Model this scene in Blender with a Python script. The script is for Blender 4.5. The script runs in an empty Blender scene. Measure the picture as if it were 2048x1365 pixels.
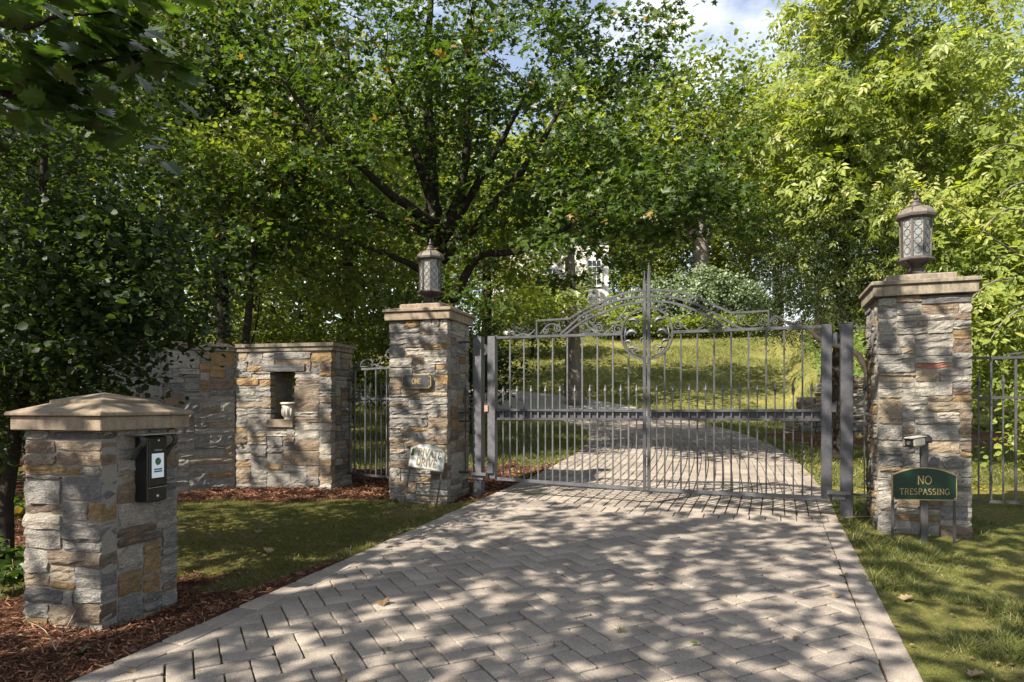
import bpy, bmesh, math, random
import numpy as np
from mathutils import Vector, Matrix

random.seed(7)
RNG = np.random.default_rng(11)
scene = bpy.context.scene
COL = scene.collection
R = math.radians

# ------------------------------------------------------------------ camera
F_PX, CX, HZ, CAM_Z = 1350.0, 1024.0, 808.0, 1.45      # focal length and horizon measured on the 2048 px photograph
cam_data = bpy.data.cameras.new('camera')
cam_data.sensor_width = 36.0
cam_data.lens = 36.0 * F_PX / 2048.0
cam_data.shift_y = (HZ - 682.5) / 2048.0
cam_data.clip_start = 0.05
cam_data.clip_end = 2000.0
cam = bpy.data.objects.new('camera', cam_data)
cam.location = (0, 0, CAM_Z)
cam.rotation_euler = (R(90), 0, 0)
COL.objects.link(cam)
scene.camera = cam

# ------------------------------------------------------------------ sky and sun
SUN_AZ = Vector((-0.80, -0.60))          # horizontal direction towards the sun
SUN_EL = R(44)
world = bpy.data.worlds.new('World')
scene.world = world
world.use_nodes = True
nt = world.node_tree
nt.nodes.clear()
w_out = nt.nodes.new('ShaderNodeOutputWorld')
w_bg = nt.nodes.new('ShaderNodeBackground')
w_sky = nt.nodes.new('ShaderNodeTexSky')
w_sky.sky_type = 'NISHITA'
w_sky.sun_disc = False
w_sky.sun_elevation = SUN_EL
w_sky.sun_rotation = math.atan2(SUN_AZ.x, SUN_AZ.y)
w_sky.air_density = 1.0
w_sky.dust_density = 1.0
w_sky.ozone_density = 1.0
w_bg.inputs['Strength'].default_value = 0.066
tc = nt.nodes.new('ShaderNodeTexCoord')
mp = nt.nodes.new('ShaderNodeMapping')
mp.inputs['Scale'].default_value = (1.0, 1.0, 2.2)
nz = nt.nodes.new('ShaderNodeTexNoise')
nz.inputs['Scale'].default_value = 2.1
nz.inputs['Detail'].default_value = 8.0
nz.inputs['Roughness'].default_value = 0.58
rp = nt.nodes.new('ShaderNodeValToRGB')
rp.color_ramp.elements[0].position = 0.47
rp.color_ramp.elements[0].color = (0.12, 0.12, 0.12, 1)
rp.color_ramp.elements[1].position = 0.66
mx = nt.nodes.new('ShaderNodeMix')
mx.data_type = 'RGBA'
mx.inputs[7].default_value = (9.5, 9.3, 9.1, 1)
nt.links.new(tc.outputs['Generated'], mp.inputs['Vector'])
nt.links.new(mp.outputs['Vector'], nz.inputs['Vector'])
nt.links.new(nz.outputs['Fac'], rp.inputs['Fac'])
nt.links.new(rp.outputs['Color'], mx.inputs[0])
nt.links.new(w_sky.outputs['Color'], mx.inputs[6])
nt.links.new(mx.outputs[2], w_bg.inputs['Color'])
nt.links.new(w_bg.outputs['Background'], w_out.inputs['Surface'])

sun_data = bpy.data.lights.new('sun', 'SUN')
sun_data.energy = 5.0
sun_data.angle = R(0.5)
sun_data.color = (1.0, 0.90, 0.75)
sun = bpy.data.objects.new('sun', sun_data)
sdir = Vector((SUN_AZ.x * math.cos(SUN_EL), SUN_AZ.y * math.cos(SUN_EL), math.sin(SUN_EL)))
sun.rotation_euler = sdir.to_track_quat('Z', 'Y').to_euler()
sun.location = (-20, -15, 30)
COL.objects.link(sun)

scene.view_settings.view_transform = 'Standard'
scene.view_settings.look = 'None'
scene.view_settings.gamma = 1.0
scene.view_settings.exposure = 1.72
scene.render.engine = 'CYCLES'
scene.cycles.max_bounces = 8
scene.cycles.diffuse_bounces = 4
scene.cycles.transmission_bounces = 6

# ------------------------------------------------------------------ helpers
def at(x, y, Y):
    """point seen at photo pixel (x, y), Y metres in front of the camera"""
    return Vector(((x - CX) * Y / F_PX, Y, CAM_Z - (y - HZ) * Y / F_PX))

def link(o, parent=None):
    COL.objects.link(o)
    if parent is not None:
        o.parent = parent
    return o

def tag(o, label=None, cat=None, group=None, kind=None):
    if label: o['label'] = label
    if cat: o['category'] = cat
    if group: o['group'] = group
    if kind: o['kind'] = kind
    return o

def empty(name, loc, yaw=0.0, label=None, cat=None, group=None):
    o = bpy.data.objects.new(name, None)
    o.empty_display_size = 0.1
    o.location = loc
    o.rotation_euler = (0, 0, yaw)
    link(o)
    return tag(o, label, cat, group)

def copy_part(o, parent, loc=None):
    c = o.copy()
    COL.objects.link(c)
    c.parent = parent
    if loc is not None: c.location = loc
    return c

def copy_tree(o, parent=None):
    c = o.copy()
    COL.objects.link(c)
    c.parent = parent
    for ch in list(o.children):
        copy_tree(ch, c)
    return c

class MB:
    """collects shapes, then links them as ONE mesh object"""
    def __init__(s): s.v, s.f = [], []
    def add(s, vs, fs):
        b = len(s.v)
        s.v.extend([tuple(p) for p in vs])
        s.f.extend([tuple(i + b for i in f) for f in fs])
        return s
    def box(s, c, d, rot=None):
        c = Vector(c)
        vs = []
        for sx in (-1, 1):
            for sy in (-1, 1):
                for sz in (-1, 1):
                    p = Vector((sx * d[0] / 2, sy * d[1] / 2, sz * d[2] / 2))
                    if rot is not None: p = rot @ p
                    vs.append(c + p)
        return s.add(vs, [(0, 1, 3, 2), (4, 6, 7, 5), (0, 4, 5, 1), (2, 3, 7, 6), (0, 2, 6, 4), (1, 5, 7, 3)])
    def cbox(s, c, d, b=0.006):
        """box with chamfered vertical and horizontal edges"""
        x, y, z = d[0] / 2, d[1] / 2, d[2] / 2
        c = Vector(c)
        rings = []
        for (zz, i) in ((-z, b), (-z + b, 0), (z - b, 0), (z, b)):
            k = b if i == 0 else b * 1.6
            xx, yy = x - i, y - i
            rings.append([(xx, -yy + k), (xx, yy - k), (xx - k, yy), (-xx + k, yy), (-xx, yy - k), (-xx, -yy + k), (-xx + k, -yy), (xx - k, -yy)])
            rings[-1] = [(p[0], p[1], zz) for p in rings[-1]]
        vs = [c + Vector(p) for r in rings for p in r]
        fs = []
        for r in range(3):
            for i in range(8):
                j = (i + 1) % 8
                fs.append((r * 8 + i, r * 8 + j, r * 8 + 8 + j, r * 8 + 8 + i))
        fs.append(tuple(reversed(range(8))))
        fs.append(tuple(range(24, 32)))
        return s.add(vs, fs)
    def bar(s, p0, p1, w, h, up=(0, 0, 1)):
        p0, p1 = Vector(p0), Vector(p1)
        d = (p1 - p0)
        if d.length < 1e-7: return s
        d.normalize()
        up = Vector(up)
        if abs(d.dot(up)) > 0.98: up = Vector((0, 1, 0)) if abs(d.y) < 0.9 else Vector((1, 0, 0))
        a = d.cross(up).normalized()
        b = a.cross(d).normalized()
        vs = []
        for p in (p0, p1):
            for (i, j) in ((-1, -1), (1, -1), (1, 1), (-1, 1)):
                vs.append(p + a * (i * w / 2) + b * (j * h / 2))
        return s.add(vs, [(0, 1, 2, 3), (7, 6, 5, 4), (0, 4, 5, 1), (1, 5, 6, 2), (2, 6, 7, 3), (3, 7, 4, 0)])
    def tube(s, pts, rad, n=6, cap=True):
        pts = [Vector(p) for p in pts]
        if not hasattr(rad, '__len__'): rad = [rad] * len(pts)
        ref = None
        vs, fs = [], []
        for i, p in enumerate(pts):
            d = (pts[min(i + 1, len(pts) - 1)] - pts[max(i - 1, 0)])
            d = d.normalized() if d.length > 1e-9 else Vector((0, 0, 1))
            if ref is None:
                ref = Vector((1, 0, 0)) if abs(d.x) < 0.8 else Vector((0, 1, 0))
            a = (ref - d * ref.dot(d)).normalized()
            ref = a
            b = d.cross(a)
            for k in range(n):
                t = 2 * math.pi * k / n
                vs.append(p + (a * math.cos(t) + b * math.sin(t)) * rad[i])
        for i in range(len(pts) - 1):
            for k in range(n):
                k2 = (k + 1) % n
                fs.append((i * n + k, i * n + k2, (i + 1) * n + k2, (i + 1) * n + k))
        if cap:
            fs.append(tuple(reversed(range(n))))
            fs.append(tuple((len(pts) - 1) * n + k for k in range(n)))
        return s.add(vs, fs)
    def ribbon(s, pts, w, t, nrm=(0, -1, 0)):
        """flat bar of width w (in the plane) and thickness t (along nrm) bent along pts, mitred"""
        nrm = Vector(nrm)
        pts = [Vector(p) for p in pts]
        n = len(pts)
        ww = w if hasattr(w, '__len__') else [w] * n
        vs, fs = [], []
        for i, p in enumerate(pts):
            d = (pts[min(i + 1, n - 1)] - pts[max(i - 1, 0)]).normalized()
            a = d.cross(nrm).normalized()
            for (x, y) in ((-1, -1), (1, -1), (1, 1), (-1, 1)):
                vs.append(p + a * (x * ww[i] / 2) + nrm * (y * t / 2))
        for i in range(n - 1):
            for k in range(4):
                k2 = (k + 1) % 4
                fs.append((i * 4 + k, i * 4 + k2, i * 4 + 4 + k2, i * 4 + 4 + k))
        fs.append((3, 2, 1, 0))
        fs.append(tuple((n - 1) * 4 + k for k in range(4)))
        return s.add(vs, fs)
    def lathe(s, prof, n=16, c=(0, 0, 0), rot0=0.0, caps=True):
        """prof: (radius, z) rings; rot0 turns the polygon"""
        c = Vector(c)
        vs, fs = [], []
        for (r, z) in prof:
            for k in range(n):
                t = rot0 + 2 * math.pi * k / n
                vs.append(c + Vector((r * math.cos(t), r * math.sin(t), z)))
        for i in range(len(prof) - 1):
            for k in range(n):
                k2 = (k + 1) % n
                fs.append((i * n + k, i * n + k2, (i + 1) * n + k2, (i + 1) * n + k))
        if caps:
            fs.append(tuple(reversed(range(n))))
            fs.append(tuple((len(prof) - 1) * n + k for k in range(n)))
        return s.add(vs, fs)
    def prism(s, poly, y0, y1):
        """poly in (x, z), extruded from y0 (front) to y1"""
        n = len(poly)
        vs = [(x, y0, z) for x, z in poly] + [(x, y1, z) for x, z in poly]
        fs = [tuple(range(n)), tuple(reversed(range(n, 2 * n)))]
        for i in range(n):
            j = (i + 1) % n
            fs.append((i, i + n, j + n, j))
        return s.add(vs, fs)
    def ball(s, c, r, n=8, m=5):
        prof = [(max(r * math.sin(math.pi * i / m), 1e-4), -r * math.cos(math.pi * i / m)) for i in range(m + 1)]
        return s.lathe(prof, n, c)
    def mesh(s, name, mat=None, smooth=False):
        me = bpy.data.meshes.new(name)
        me.from_pydata(s.v, [], s.f)
        bm = bmesh.new()
        bm.from_mesh(me)
        bmesh.ops.recalc_face_normals(bm, faces=bm.faces)
        bm.to_mesh(me)
        bm.free()
        if mat: me.materials.append(mat)
        if smooth:
            me.polygons.foreach_set('use_smooth', [True] * len(me.polygons))
        return me
    def build(s, name, mat=None, parent=None, smooth=False, loc=None):
        o = bpy.data.objects.new(name, s.mesh(name, mat, smooth))
        if loc is not None: o.location = loc
        return link(o, parent)

def obj_from_mesh(name, me, parent=None, loc=None, rot=None):
    o = bpy.data.objects.new(name, me)
    if loc is not None: o.location = loc
    if rot is not None: o.rotation_euler = rot
    return link(o, parent)

def tri_mesh(name, V, F, mat=None, rnd=None, smooth=False):
    """big triangle mesh from numpy arrays; rnd is one value per vertex"""
    me = bpy.data.meshes.new(name)
    V = np.ascontiguousarray(V, dtype=np.float32)
    F = np.ascontiguousarray(F, dtype=np.int32)
    me.vertices.add(len(V))
    me.vertices.foreach_set('co', V.ravel())
    me.loops.add(F.size)
    me.loops.foreach_set('vertex_index', F.ravel())
    me.polygons.add(len(F))
    me.polygons.foreach_set('loop_start', np.arange(0, F.size, 3, dtype=np.int32))
    me.polygons.foreach_set('loop_total', np.full(len(F), 3, dtype=np.int32))
    if smooth: me.polygons.foreach_set('use_smooth', np.ones(len(F), dtype=bool))
    if rnd is not None:
        a = me.attributes.new('rnd', 'FLOAT', 'POINT')
        a.data.foreach_set('value', np.ascontiguousarray(rnd, dtype=np.float32))
    me.update(calc_edges=True)
    if mat: me.materials.append(mat)
    return me

def catmull(pts, n=6):
    pts = [Vector(p) for p in pts]
    out = []
    for i in range(len(pts) - 1):
        p0, p1, p2, p3 = pts[max(i - 1, 0)], pts[i], pts[i + 1], pts[min(i + 2, len(pts) - 1)]
        for k in range(n):
            t = k / n
            out.append(0.5 * ((2 * p1) + (p2 - p0) * t + (2 * p0 - 5 * p1 + 4 * p2 - p3) * t * t + (3 * p1 - p0 - 3 * p2 + p3) * t ** 3))
    out.append(pts[-1])
    return out

def smooth01(x):
    x = np.clip(x, 0, 1)
    return x * x * (3 - 2 * x)

# value noise for shapes
_perm = np.random.default_rng(3).random((64, 64))
def vnoise(x, y):
    x, y = np.asarray(x, float), np.asarray(y, float)
    xi, yi = np.floor(x).astype(int), np.floor(y).astype(int)
    fx, fy = x - xi, y - yi
    fx, fy = fx * fx * (3 - 2 * fx), fy * fy * (3 - 2 * fy)
    g = lambda i, j: _perm[i % 64, j % 64]
    return (g(xi, yi) * (1 - fx) + g(xi + 1, yi) * fx) * (1 - fy) + (g(xi, yi + 1) * (1 - fx) + g(xi + 1, yi + 1) * fx) * fy

# ------------------------------------------------------------------ materials
MATS = {}
def new_mat(name):
    m = bpy.data.materials.new(name)
    m.use_nodes = True
    m.node_tree.nodes.clear()
    MATS[name] = m
    return m, m.node_tree

def N(nt, kind, **kw):
    n = nt.nodes.new(kind)
    for k, v in kw.items():
        if k.startswith('i_'):
            key = k[2:].replace('_', ' ')
            n.inputs[key].default_value = v
        else:
            setattr(n, k, v)
    return n

def L(nt, a, b): nt.links.new(a, b)

def noise(nt, scale, detail=4.0, rough=0.55, vec=None):
    n = N(nt, 'ShaderNodeTexNoise')
    n.inputs['Scale'].default_value = scale
    n.inputs['Detail'].default_value = detail
    n.inputs['Roughness'].default_value = rough
    if vec is not None: L(nt, vec, n.inputs['Vector'])
    return n

def ramp(nt, fac, stops):
    r = N(nt, 'ShaderNodeValToRGB')
    el = r.color_ramp.elements
    el[0].position, el[0].color = stops[0][0], (*stops[0][1], 1)
    el[1].position, el[1].color = stops[-1][0], (*stops[-1][1], 1)
    for p, c in stops[1:-1]:
        e = el.new(p)
        e.color = (*c, 1)
    L(nt, fac, r.inputs['Fac'])
    return r

def mixc(nt, fac, a, b, mode='MIX'):
    m = N(nt, 'ShaderNodeMix', data_type='RGBA', blend_type=mode)
    for sock, v in ((0, fac), (6, a), (7, b)):
        if hasattr(v, 'links'): L(nt, v, m.inputs[sock])
        elif sock == 0: m.inputs[0].default_value = v
        else: m.inputs[sock].default_value = (*v, 1)
    return m.outputs[2]

def finish(nt, color, rough=0.8, spec=0.3, bump=None, bump_str=0.4, bump_dist=0.01, metal=0.0):
    out = N(nt, 'ShaderNodeOutputMaterial')
    p = N(nt, 'ShaderNodeBsdfPrincipled')
    if hasattr(color, 'links'): L(nt, color, p.inputs['Base Color'])
    else: p.inputs['Base Color'].default_value = (*color, 1)
    if hasattr(rough, 'links'): L(nt, rough, p.inputs['Roughness'])
    else: p.inputs['Roughness'].default_value = rough
    p.inputs['Specular IOR Level'].default_value = spec
    p.inputs['Metallic'].default_value = metal
    if bump is not None:
        b = N(nt, 'ShaderNodeBump')
        b.inputs['Strength'].default_value = bump_str
        b.inputs['Distance'].default_value = bump_dist
        L(nt, bump, b.inputs['Height'])
        L(nt, b.outputs['Normal'], p.inputs['Normal'])
    L(nt, p.outputs['BSDF'], out.inputs['Surface'])
    return p

def objvec(nt, scale=(1, 1, 1)):
    t = N(nt, 'ShaderNodeTexCoord')
    m = N(nt, 'ShaderNodeMapping')
    m.inputs['Scale'].default_value = scale
    L(nt, t.outputs['Object'], m.inputs['Vector'])
    return m.outputs['Vector']

def stone_mat(name, lo, mid, hi):
    m, nt = new_mat(name)
    v = objvec(nt)
    vs = objvec(nt, (5.5, 5.5, 27.0))
    a = noise(nt, 11.0, 8, 0.68, v)
    st = noise(nt, 4.0, 8, 0.72, vs)
    fine = noise(nt, 85.0, 6, 0.75, v)
    c = ramp(nt, a.outputs['Fac'], [(0.30, lo), (0.5, mid), (0.66, hi)])
    c2 = mixc(nt, 0.45, c.outputs['Color'], ramp(nt, st.outputs['Fac'], [(0.35, lo), (0.62, hi)]).outputs['Color'])
    oi = N(nt, 'ShaderNodeObjectInfo')
    tint = ramp(nt, oi.outputs['Random'], [(0.0, (0.70, 0.69, 0.70)), (0.5, (1.0, 1.0, 1.0)), (1.0, (1.16, 1.12, 1.06))])
    c3 = mixc(nt, 1.0, c2, tint.outputs['Color'], 'MULTIPLY')
    # rusty bleeding in places, dark lichen and soil specks, dark cracks between the layers
    rb = noise(nt, 6.0, 5, 0.6, v)
    rm = ramp(nt, rb.outputs['Fac'], [(0.58, (0, 0, 0)), (0.74, (0.55, 0.55, 0.55))])
    c3 = mixc(nt, rm.outputs['Color'], c3, (0.30, 0.19, 0.10))
    sp = noise(nt, 30.0, 5, 0.7, v)
    dk = ramp(nt, sp.outputs['Fac'], [(0.58, (0, 0, 0)), (0.72, (0.75, 0.75, 0.75))])
    c4 = mixc(nt, dk.outputs['Color'], c3, (0.09, 0.083, 0.072))
    gr = ramp(nt, fine.outputs['Fac'], [(0.32, (0.62, 0.62, 0.62)), (0.5, (1.0, 1.0, 1.0)), (0.68, (1.28, 1.27, 1.25))])
    c4 = mixc(nt, 1.0, c4, gr.outputs['Color'], 'MULTIPLY')
    ck = ramp(nt, st.outputs['Fac'], [(0.30, (0.85, 0.85, 0.85)), (0.39, (0, 0, 0))])
    c5 = mixc(nt, ck.outputs['Color'], c4, (0.075, 0.068, 0.06))
    h0 = N(nt, 'ShaderNodeMath', operation='MULTIPLY')
    L(nt, a.outputs['Fac'], h0.inputs[0]); h0.inputs[1].default_value = 0.8
    h1_ = N(nt, 'ShaderNodeMath', operation='MULTIPLY_ADD')
    L(nt, st.outputs['Fac'], h1_.inputs[0]); h1_.inputs[1].default_value = 1.3
    L(nt, h0.outputs[0], h1_.inputs[2])
    h2 = N(nt, 'ShaderNodeMath', operation='MULTIPLY_ADD')
    L(nt, fine.outputs['Fac'], h2.inputs[0]); h2.inputs[1].default_value = 1.1
    L(nt, h1_.outputs[0], h2.inputs[2])
    finish(nt, c5, 0.95, 0.15, h2.outputs[0], 1.0, 0.022)
    return m

STONES = [
    (stone_mat('limestone_grey', (0.13, 0.128, 0.125), (0.235, 0.23, 0.22), (0.36, 0.35, 0.325)), 33),
    (stone_mat('limestone_pale', (0.19, 0.18, 0.163), (0.33, 0.313, 0.285), (0.46, 0.435, 0.39)), 27),
    (stone_mat('limestone_buff', (0.19, 0.15, 0.105), (0.285, 0.235, 0.175), (0.39, 0.335, 0.26)), 15),
    (stone_mat('limestone_ochre', (0.19, 0.12, 0.055), (0.285, 0.19, 0.095), (0.37, 0.275, 0.165)), 9),
    (stone_mat('limestone_brown', (0.12, 0.088, 0.064), (0.20, 0.155, 0.118), (0.29, 0.24, 0.19)), 13),
    (stone_mat('limestone_slate', (0.10, 0.10, 0.102), (0.175, 0.174, 0.175), (0.265, 0.26, 0.255)), 10),
]
STONE_RED = stone_mat('sandstone_red', (0.19, 0.08, 0.06), (0.29, 0.13, 0.10), (0.36, 0.18, 0.14))
def pick_stone(rng):
    t = rng.random() * sum(w for _, w in STONES)
    for m, w in STONES:
        t -= w
        if t <= 0: return m
    return STONES[0][0]

def simple_mat(name, lo, hi, scale=20.0, rough=0.8, spec=0.3, bump=0.3, dist=0.004, metal=0.0, detail=4):
    m, nt = new_mat(name)
    v = objvec(nt)
    a = noise(nt, scale, detail, 0.6, v)
    b = noise(nt, scale * 0.17, 3, 0.5, v)
    c = ramp(nt, a.outputs['Fac'], [(0.3, lo), (0.7, hi)])
    c2 = mixc(nt, b.outputs['Fac'], c.outputs['Color'], tuple((p + q) / 2 * 0.85 for p, q in zip(lo, hi)))
    finish(nt, c2, rough, spec, a.outputs['Fac'], bump, dist, metal)
    return m

M_MORTAR = simple_mat('mortar', (0.14, 0.128, 0.11), (0.24, 0.222, 0.195), 60, 0.95, 0.1, 0.6, 0.006)
def cap_mat(name, lo, hi, stain):
    m, nt = new_mat(name)
    v = objvec(nt)
    a = noise(nt, 7.0, 8, 0.7, v)
    f = noise(nt, 130.0, 3, 0.7, v)
    sv = noise(nt, 5.0, 6, 0.7, objvec(nt, (5, 5, 0.5)))
    c = ramp(nt, a.outputs['Fac'], [(0.32, lo), (0.66, hi)])
    g = ramp(nt, f.outputs['Fac'], [(0.3, (0.72, 0.72, 0.72)), (0.7, (1.22, 1.22, 1.22))])
    c1 = mixc(nt, 1.0, c.outputs['Color'], g.outputs['Color'], 'MULTIPLY')
    s = ramp(nt, sv.outputs['Fac'], [(0.48, (0, 0, 0)), (0.66, (stain, stain, stain))])
    c2 = mixc(nt, s.outputs['Color'], c1, (0.06, 0.055, 0.045))
    l = noise(nt, 22.0, 6, 0.75, v)
    lm = ramp(nt, l.outputs['Fac'], [(0.62, (0, 0, 0)), (0.72, (0.5, 0.5, 0.5))])
    c3 = mixc(nt, lm.outputs['Color'], c2, (0.30, 0.29, 0.25))
    finish(nt, c3, 0.93, 0.15, f.outputs['Fac'], 0.5, 0.004)
    return m
M_CAP = cap_mat('cast_stone_cap', (0.14, 0.113, 0.086), (0.25, 0.20, 0.148), 0.45)
M_CAPG = cap_mat('cast_stone_cap_weathered', (0.11, 0.097, 0.08), (0.24, 0.205, 0.158), 0.7)
def iron_mat(name, lo, hi):
    m, nt = new_mat(name)
    v = objvec(nt)
    a = noise(nt, 6.0, 7, 0.7, v)
    f = noise(nt, 60.0, 4, 0.7, v)
    c = ramp(nt, a.outputs['Fac'], [(0.32, lo), (0.66, hi)])
    d = ramp(nt, f.outputs['Fac'], [(0.35, (0.82, 0.82, 0.82)), (0.65, (1.2, 1.2, 1.2))])
    c1 = mixc(nt, 1.0, c.outputs['Color'], d.outputs['Color'], 'MULTIPLY')
    r_ = noise(nt, 17.0, 6, 0.75, v)
    rm = ramp(nt, r_.outputs['Fac'], [(0.68, (0, 0, 0)), (0.78, (0.7, 0.7, 0.7))])
    c2 = mixc(nt, rm.outputs['Color'], c1, (0.085, 0.045, 0.028))
    ro = ramp(nt, a.outputs['Fac'], [(0.35, (0.30, 0.30, 0.30)), (0.65, (0.55, 0.55, 0.55))])
    finish(nt, c2, ro.outputs['Color'], 0.5, f.outputs['Fac'], 0.12, 0.001)
    return m
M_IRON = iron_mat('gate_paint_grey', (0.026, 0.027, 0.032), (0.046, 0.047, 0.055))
M_IRON_SUN = iron_mat('gate_paint_sunlit', (0.050, 0.051, 0.059), (0.082, 0.084, 0.095))  # same grey gate paint, with sunlight put into the colour
M_IRON_D = simple_mat('iron_dark', (0.025, 0.025, 0.028), (0.05, 0.048, 0.05), 20, 0.5, 0.4, 0.1, 0.001)
M_BLACK = simple_mat('black_plastic', (0.008, 0.008, 0.009), (0.014, 0.014, 0.015), 30, 0.28, 0.5, 0.05, 0.001)
M_STEEL = simple_mat('brushed_steel', (0.4, 0.4, 0.41), (0.55, 0.55, 0.55), 60, 0.35, 0.5, 0.05, 0.001, 0.9)
M_LEAD = simple_mat('lantern_bronze', (0.03, 0.026, 0.024), (0.075, 0.062, 0.055), 25, 0.5, 0.4, 0.15, 0.001)
M_LEAD_TOP = simple_mat('lantern_roof_dusty', (0.05, 0.042, 0.036), (0.17, 0.148, 0.12), 18, 0.6, 0.3, 0.15, 0.001)
M_RUST = simple_mat('rusty_hinge', (0.16, 0.06, 0.03), (0.42, 0.30, 0.24), 35, 0.7, 0.3, 0.2, 0.002)
M_URN = simple_mat('urn_cement', (0.36, 0.33, 0.28), (0.55, 0.51, 0.45), 22, 0.9, 0.2, 0.3, 0.003)
M_GREEN = simple_mat('sign_green', (0.0015, 0.016, 0.011), (0.003, 0.026, 0.017), 5, 0.4, 0.35, 0.02, 0.001)
M_SIGNW = simple_mat('sign_glare_white', (0.22, 0.24, 0.245), (0.48, 0.49, 0.50), 9, 0.35, 0.5, 0.03, 0.001)  # sky glare on a green sign face, painted pale; reused for small white parts
M_GOLD = simple_mat('sign_gold', (0.22, 0.155, 0.055), (0.36, 0.265, 0.105), 20, 0.4, 0.5, 0.05, 0.001)
M_GOLD_D = simple_mat('sign_gold_dull', (0.13, 0.11, 0.045), (0.22, 0.18, 0.08), 20, 0.5, 0.4, 0.05, 0.001)
M_PLAQUE = simple_mat('plaque_face', (0.025, 0.027, 0.034), (0.042, 0.045, 0.054), 30, 0.45, 0.4, 0.1, 0.001)
M_BEIGE = simple_mat('camera_beige', (0.30, 0.27, 0.235), (0.36, 0.33, 0.29), 25, 0.5, 0.4, 0.05, 0.001)
M_BARK = simple_mat('bark_dark', (0.014, 0.011, 0.009), (0.042, 0.035, 0.028), 16, 0.95, 0.1, 0.8, 0.02, detail=7)
M_BARK_L = simple_mat('bark_grey', (0.07, 0.06, 0.05), (0.21, 0.19, 0.165), 13, 0.95, 0.1, 0.8, 0.02, detail=7)
M_ROCK = simple_mat('garden_rock', (0.14, 0.13, 0.12), (0.34, 0.32, 0.29), 12, 0.95, 0.2, 0.7, 0.015)
M_SIDING = simple_mat('house_siding', (0.50, 0.47, 0.45), (0.58, 0.55, 0.53), 6, 0.8, 0.2, 0.1, 0.003)
M_TRIM = simple_mat('house_trim', (0.72, 0.71, 0.69), (0.78, 0.77, 0.75), 6, 0.6, 0.3, 0.05, 0.002)
M_ROOF = simple_mat('house_shingle', (0.12, 0.105, 0.095), (0.22, 0.19, 0.17), 20, 0.9, 0.2, 0.5, 0.01)
M_ASPH = simple_mat('drive_grey', (0.20, 0.19, 0.18), (0.29, 0.275, 0.26), 30, 0.9, 0.2, 0.4, 0.004)
M_DARKGLASS = simple_mat('window_glass_dark', (0.02, 0.024, 0.028), (0.035, 0.04, 0.045), 2, 0.08, 0.6, 0.0, 0.001)
M_TWIG = simple_mat('dry_twig', (0.16, 0.115, 0.075), (0.32, 0.25, 0.18), 30, 0.9, 0.1, 0.3, 0.003)
M_BLUE = simple_mat('screen_blue_bar', (0.02, 0.06, 0.19), (0.03, 0.08, 0.24), 10, 0.4, 0.4, 0.0, 0.001)
M_EMBLEM = simple_mat('screen_emblem_green', (0.015, 0.06, 0.02), (0.10, 0.19, 0.12), 60, 0.4, 0.4, 0.0, 0.001)

m, nt = new_mat('screen_white')
p = finish(nt, (0.42, 0.47, 0.49), 0.25, 0.5)
p.inputs['Emission Color'].default_value = (0.62, 0.70, 0.74, 1)
p.inputs['Emission Strength'].default_value = 0.10
M_SCREEN = m

m, nt = new_mat('lantern_glass')
v = objvec(nt)
a = noise(nt, 14, 4, 0.6, v)
c = ramp(nt, a.outputs['Fac'], [(0.3, (0.13, 0.14, 0.14)), (0.7, (0.27, 0.28, 0.27))])
p = finish(nt, c.outputs['Color'], 0.18, 0.5, a.outputs['Fac'], 0.25, 0.004)
p.inputs['Transmission Weight'].default_value = 0.25
M_GLASS = m

def leaf_mat(name, c_lo, c_mid, c_hi, trans=0.42, tboost=(1.5, 1.9, 0.7), rough=0.42, spec=0.35, dry=None):
    m, nt = new_mat(name)
    at_ = N(nt, 'ShaderNodeAttribute', attribute_name='rnd')
    stops = [(0.0, c_lo), (0.55, c_mid), (0.93 if dry else 1.0, c_hi)]
    if dry: stops.append((1.0, dry))
    c = ramp(nt, at_.outputs['Fac'], stops)
    out = N(nt, 'ShaderNodeOutputMaterial')
    p = N(nt, 'ShaderNodeBsdfPrincipled')
    p.inputs['Roughness'].default_value = rough
    p.inputs['Specular IOR Level'].default_value = spec
    L(nt, c.outputs['Color'], p.inputs['Base Color'])
    t = N(nt, 'ShaderNodeBsdfTranslucent')
    tcn = mixc(nt, 1.0, c.outputs['Color'], tboost, 'MULTIPLY')
    L(nt, tcn, t.inputs['Color'])
    ms = N(nt, 'ShaderNodeMixShader')
    ms.inputs[0].default_value = trans
    L(nt, p.outputs['BSDF'], ms.inputs[1])
    L(nt, t.outputs['BSDF'], ms.inputs[2])
    L(nt, ms.outputs[0], out.inputs['Surface'])
    return m

TB = (1.7, 1.8, 0.55)
L_MAPLE = leaf_mat('leaf_maple', (0.030, 0.055, 0.012), (0.050, 0.085, 0.017), (0.095, 0.130, 0.024), tboost=TB, dry=(0.22, 0.14, 0.04))
L_DARK = leaf_mat('leaf_understory', (0.016, 0.028, 0.010), (0.026, 0.044, 0.013), (0.05, 0.075, 0.019), tboost=TB, rough=0.58)
L_OAK = leaf_mat('leaf_oak', (0.026, 0.050, 0.016), (0.037, 0.068, 0.019), (0.055, 0.09, 0.022), rough=0.3, spec=0.55, tboost=TB)
L_BRIGHT = leaf_mat('leaf_ash_bright', (0.115, 0.155, 0.034), (0.19, 0.235, 0.048), (0.29, 0.30, 0.075), trans=0.46, tboost=(1.8, 1.8, 0.6))
L_FAR = leaf_mat('leaf_far', (0.070, 0.100, 0.026), (0.125, 0.155, 0.038), (0.19, 0.20, 0.052), tboost=TB, dry=(0.2, 0.15, 0.05))
L_CEDAR = leaf_mat('leaf_cedar', (0.08, 0.115, 0.055), (0.12, 0.16, 0.08), (0.17, 0.205, 0.10), trans=0.25)
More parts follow.
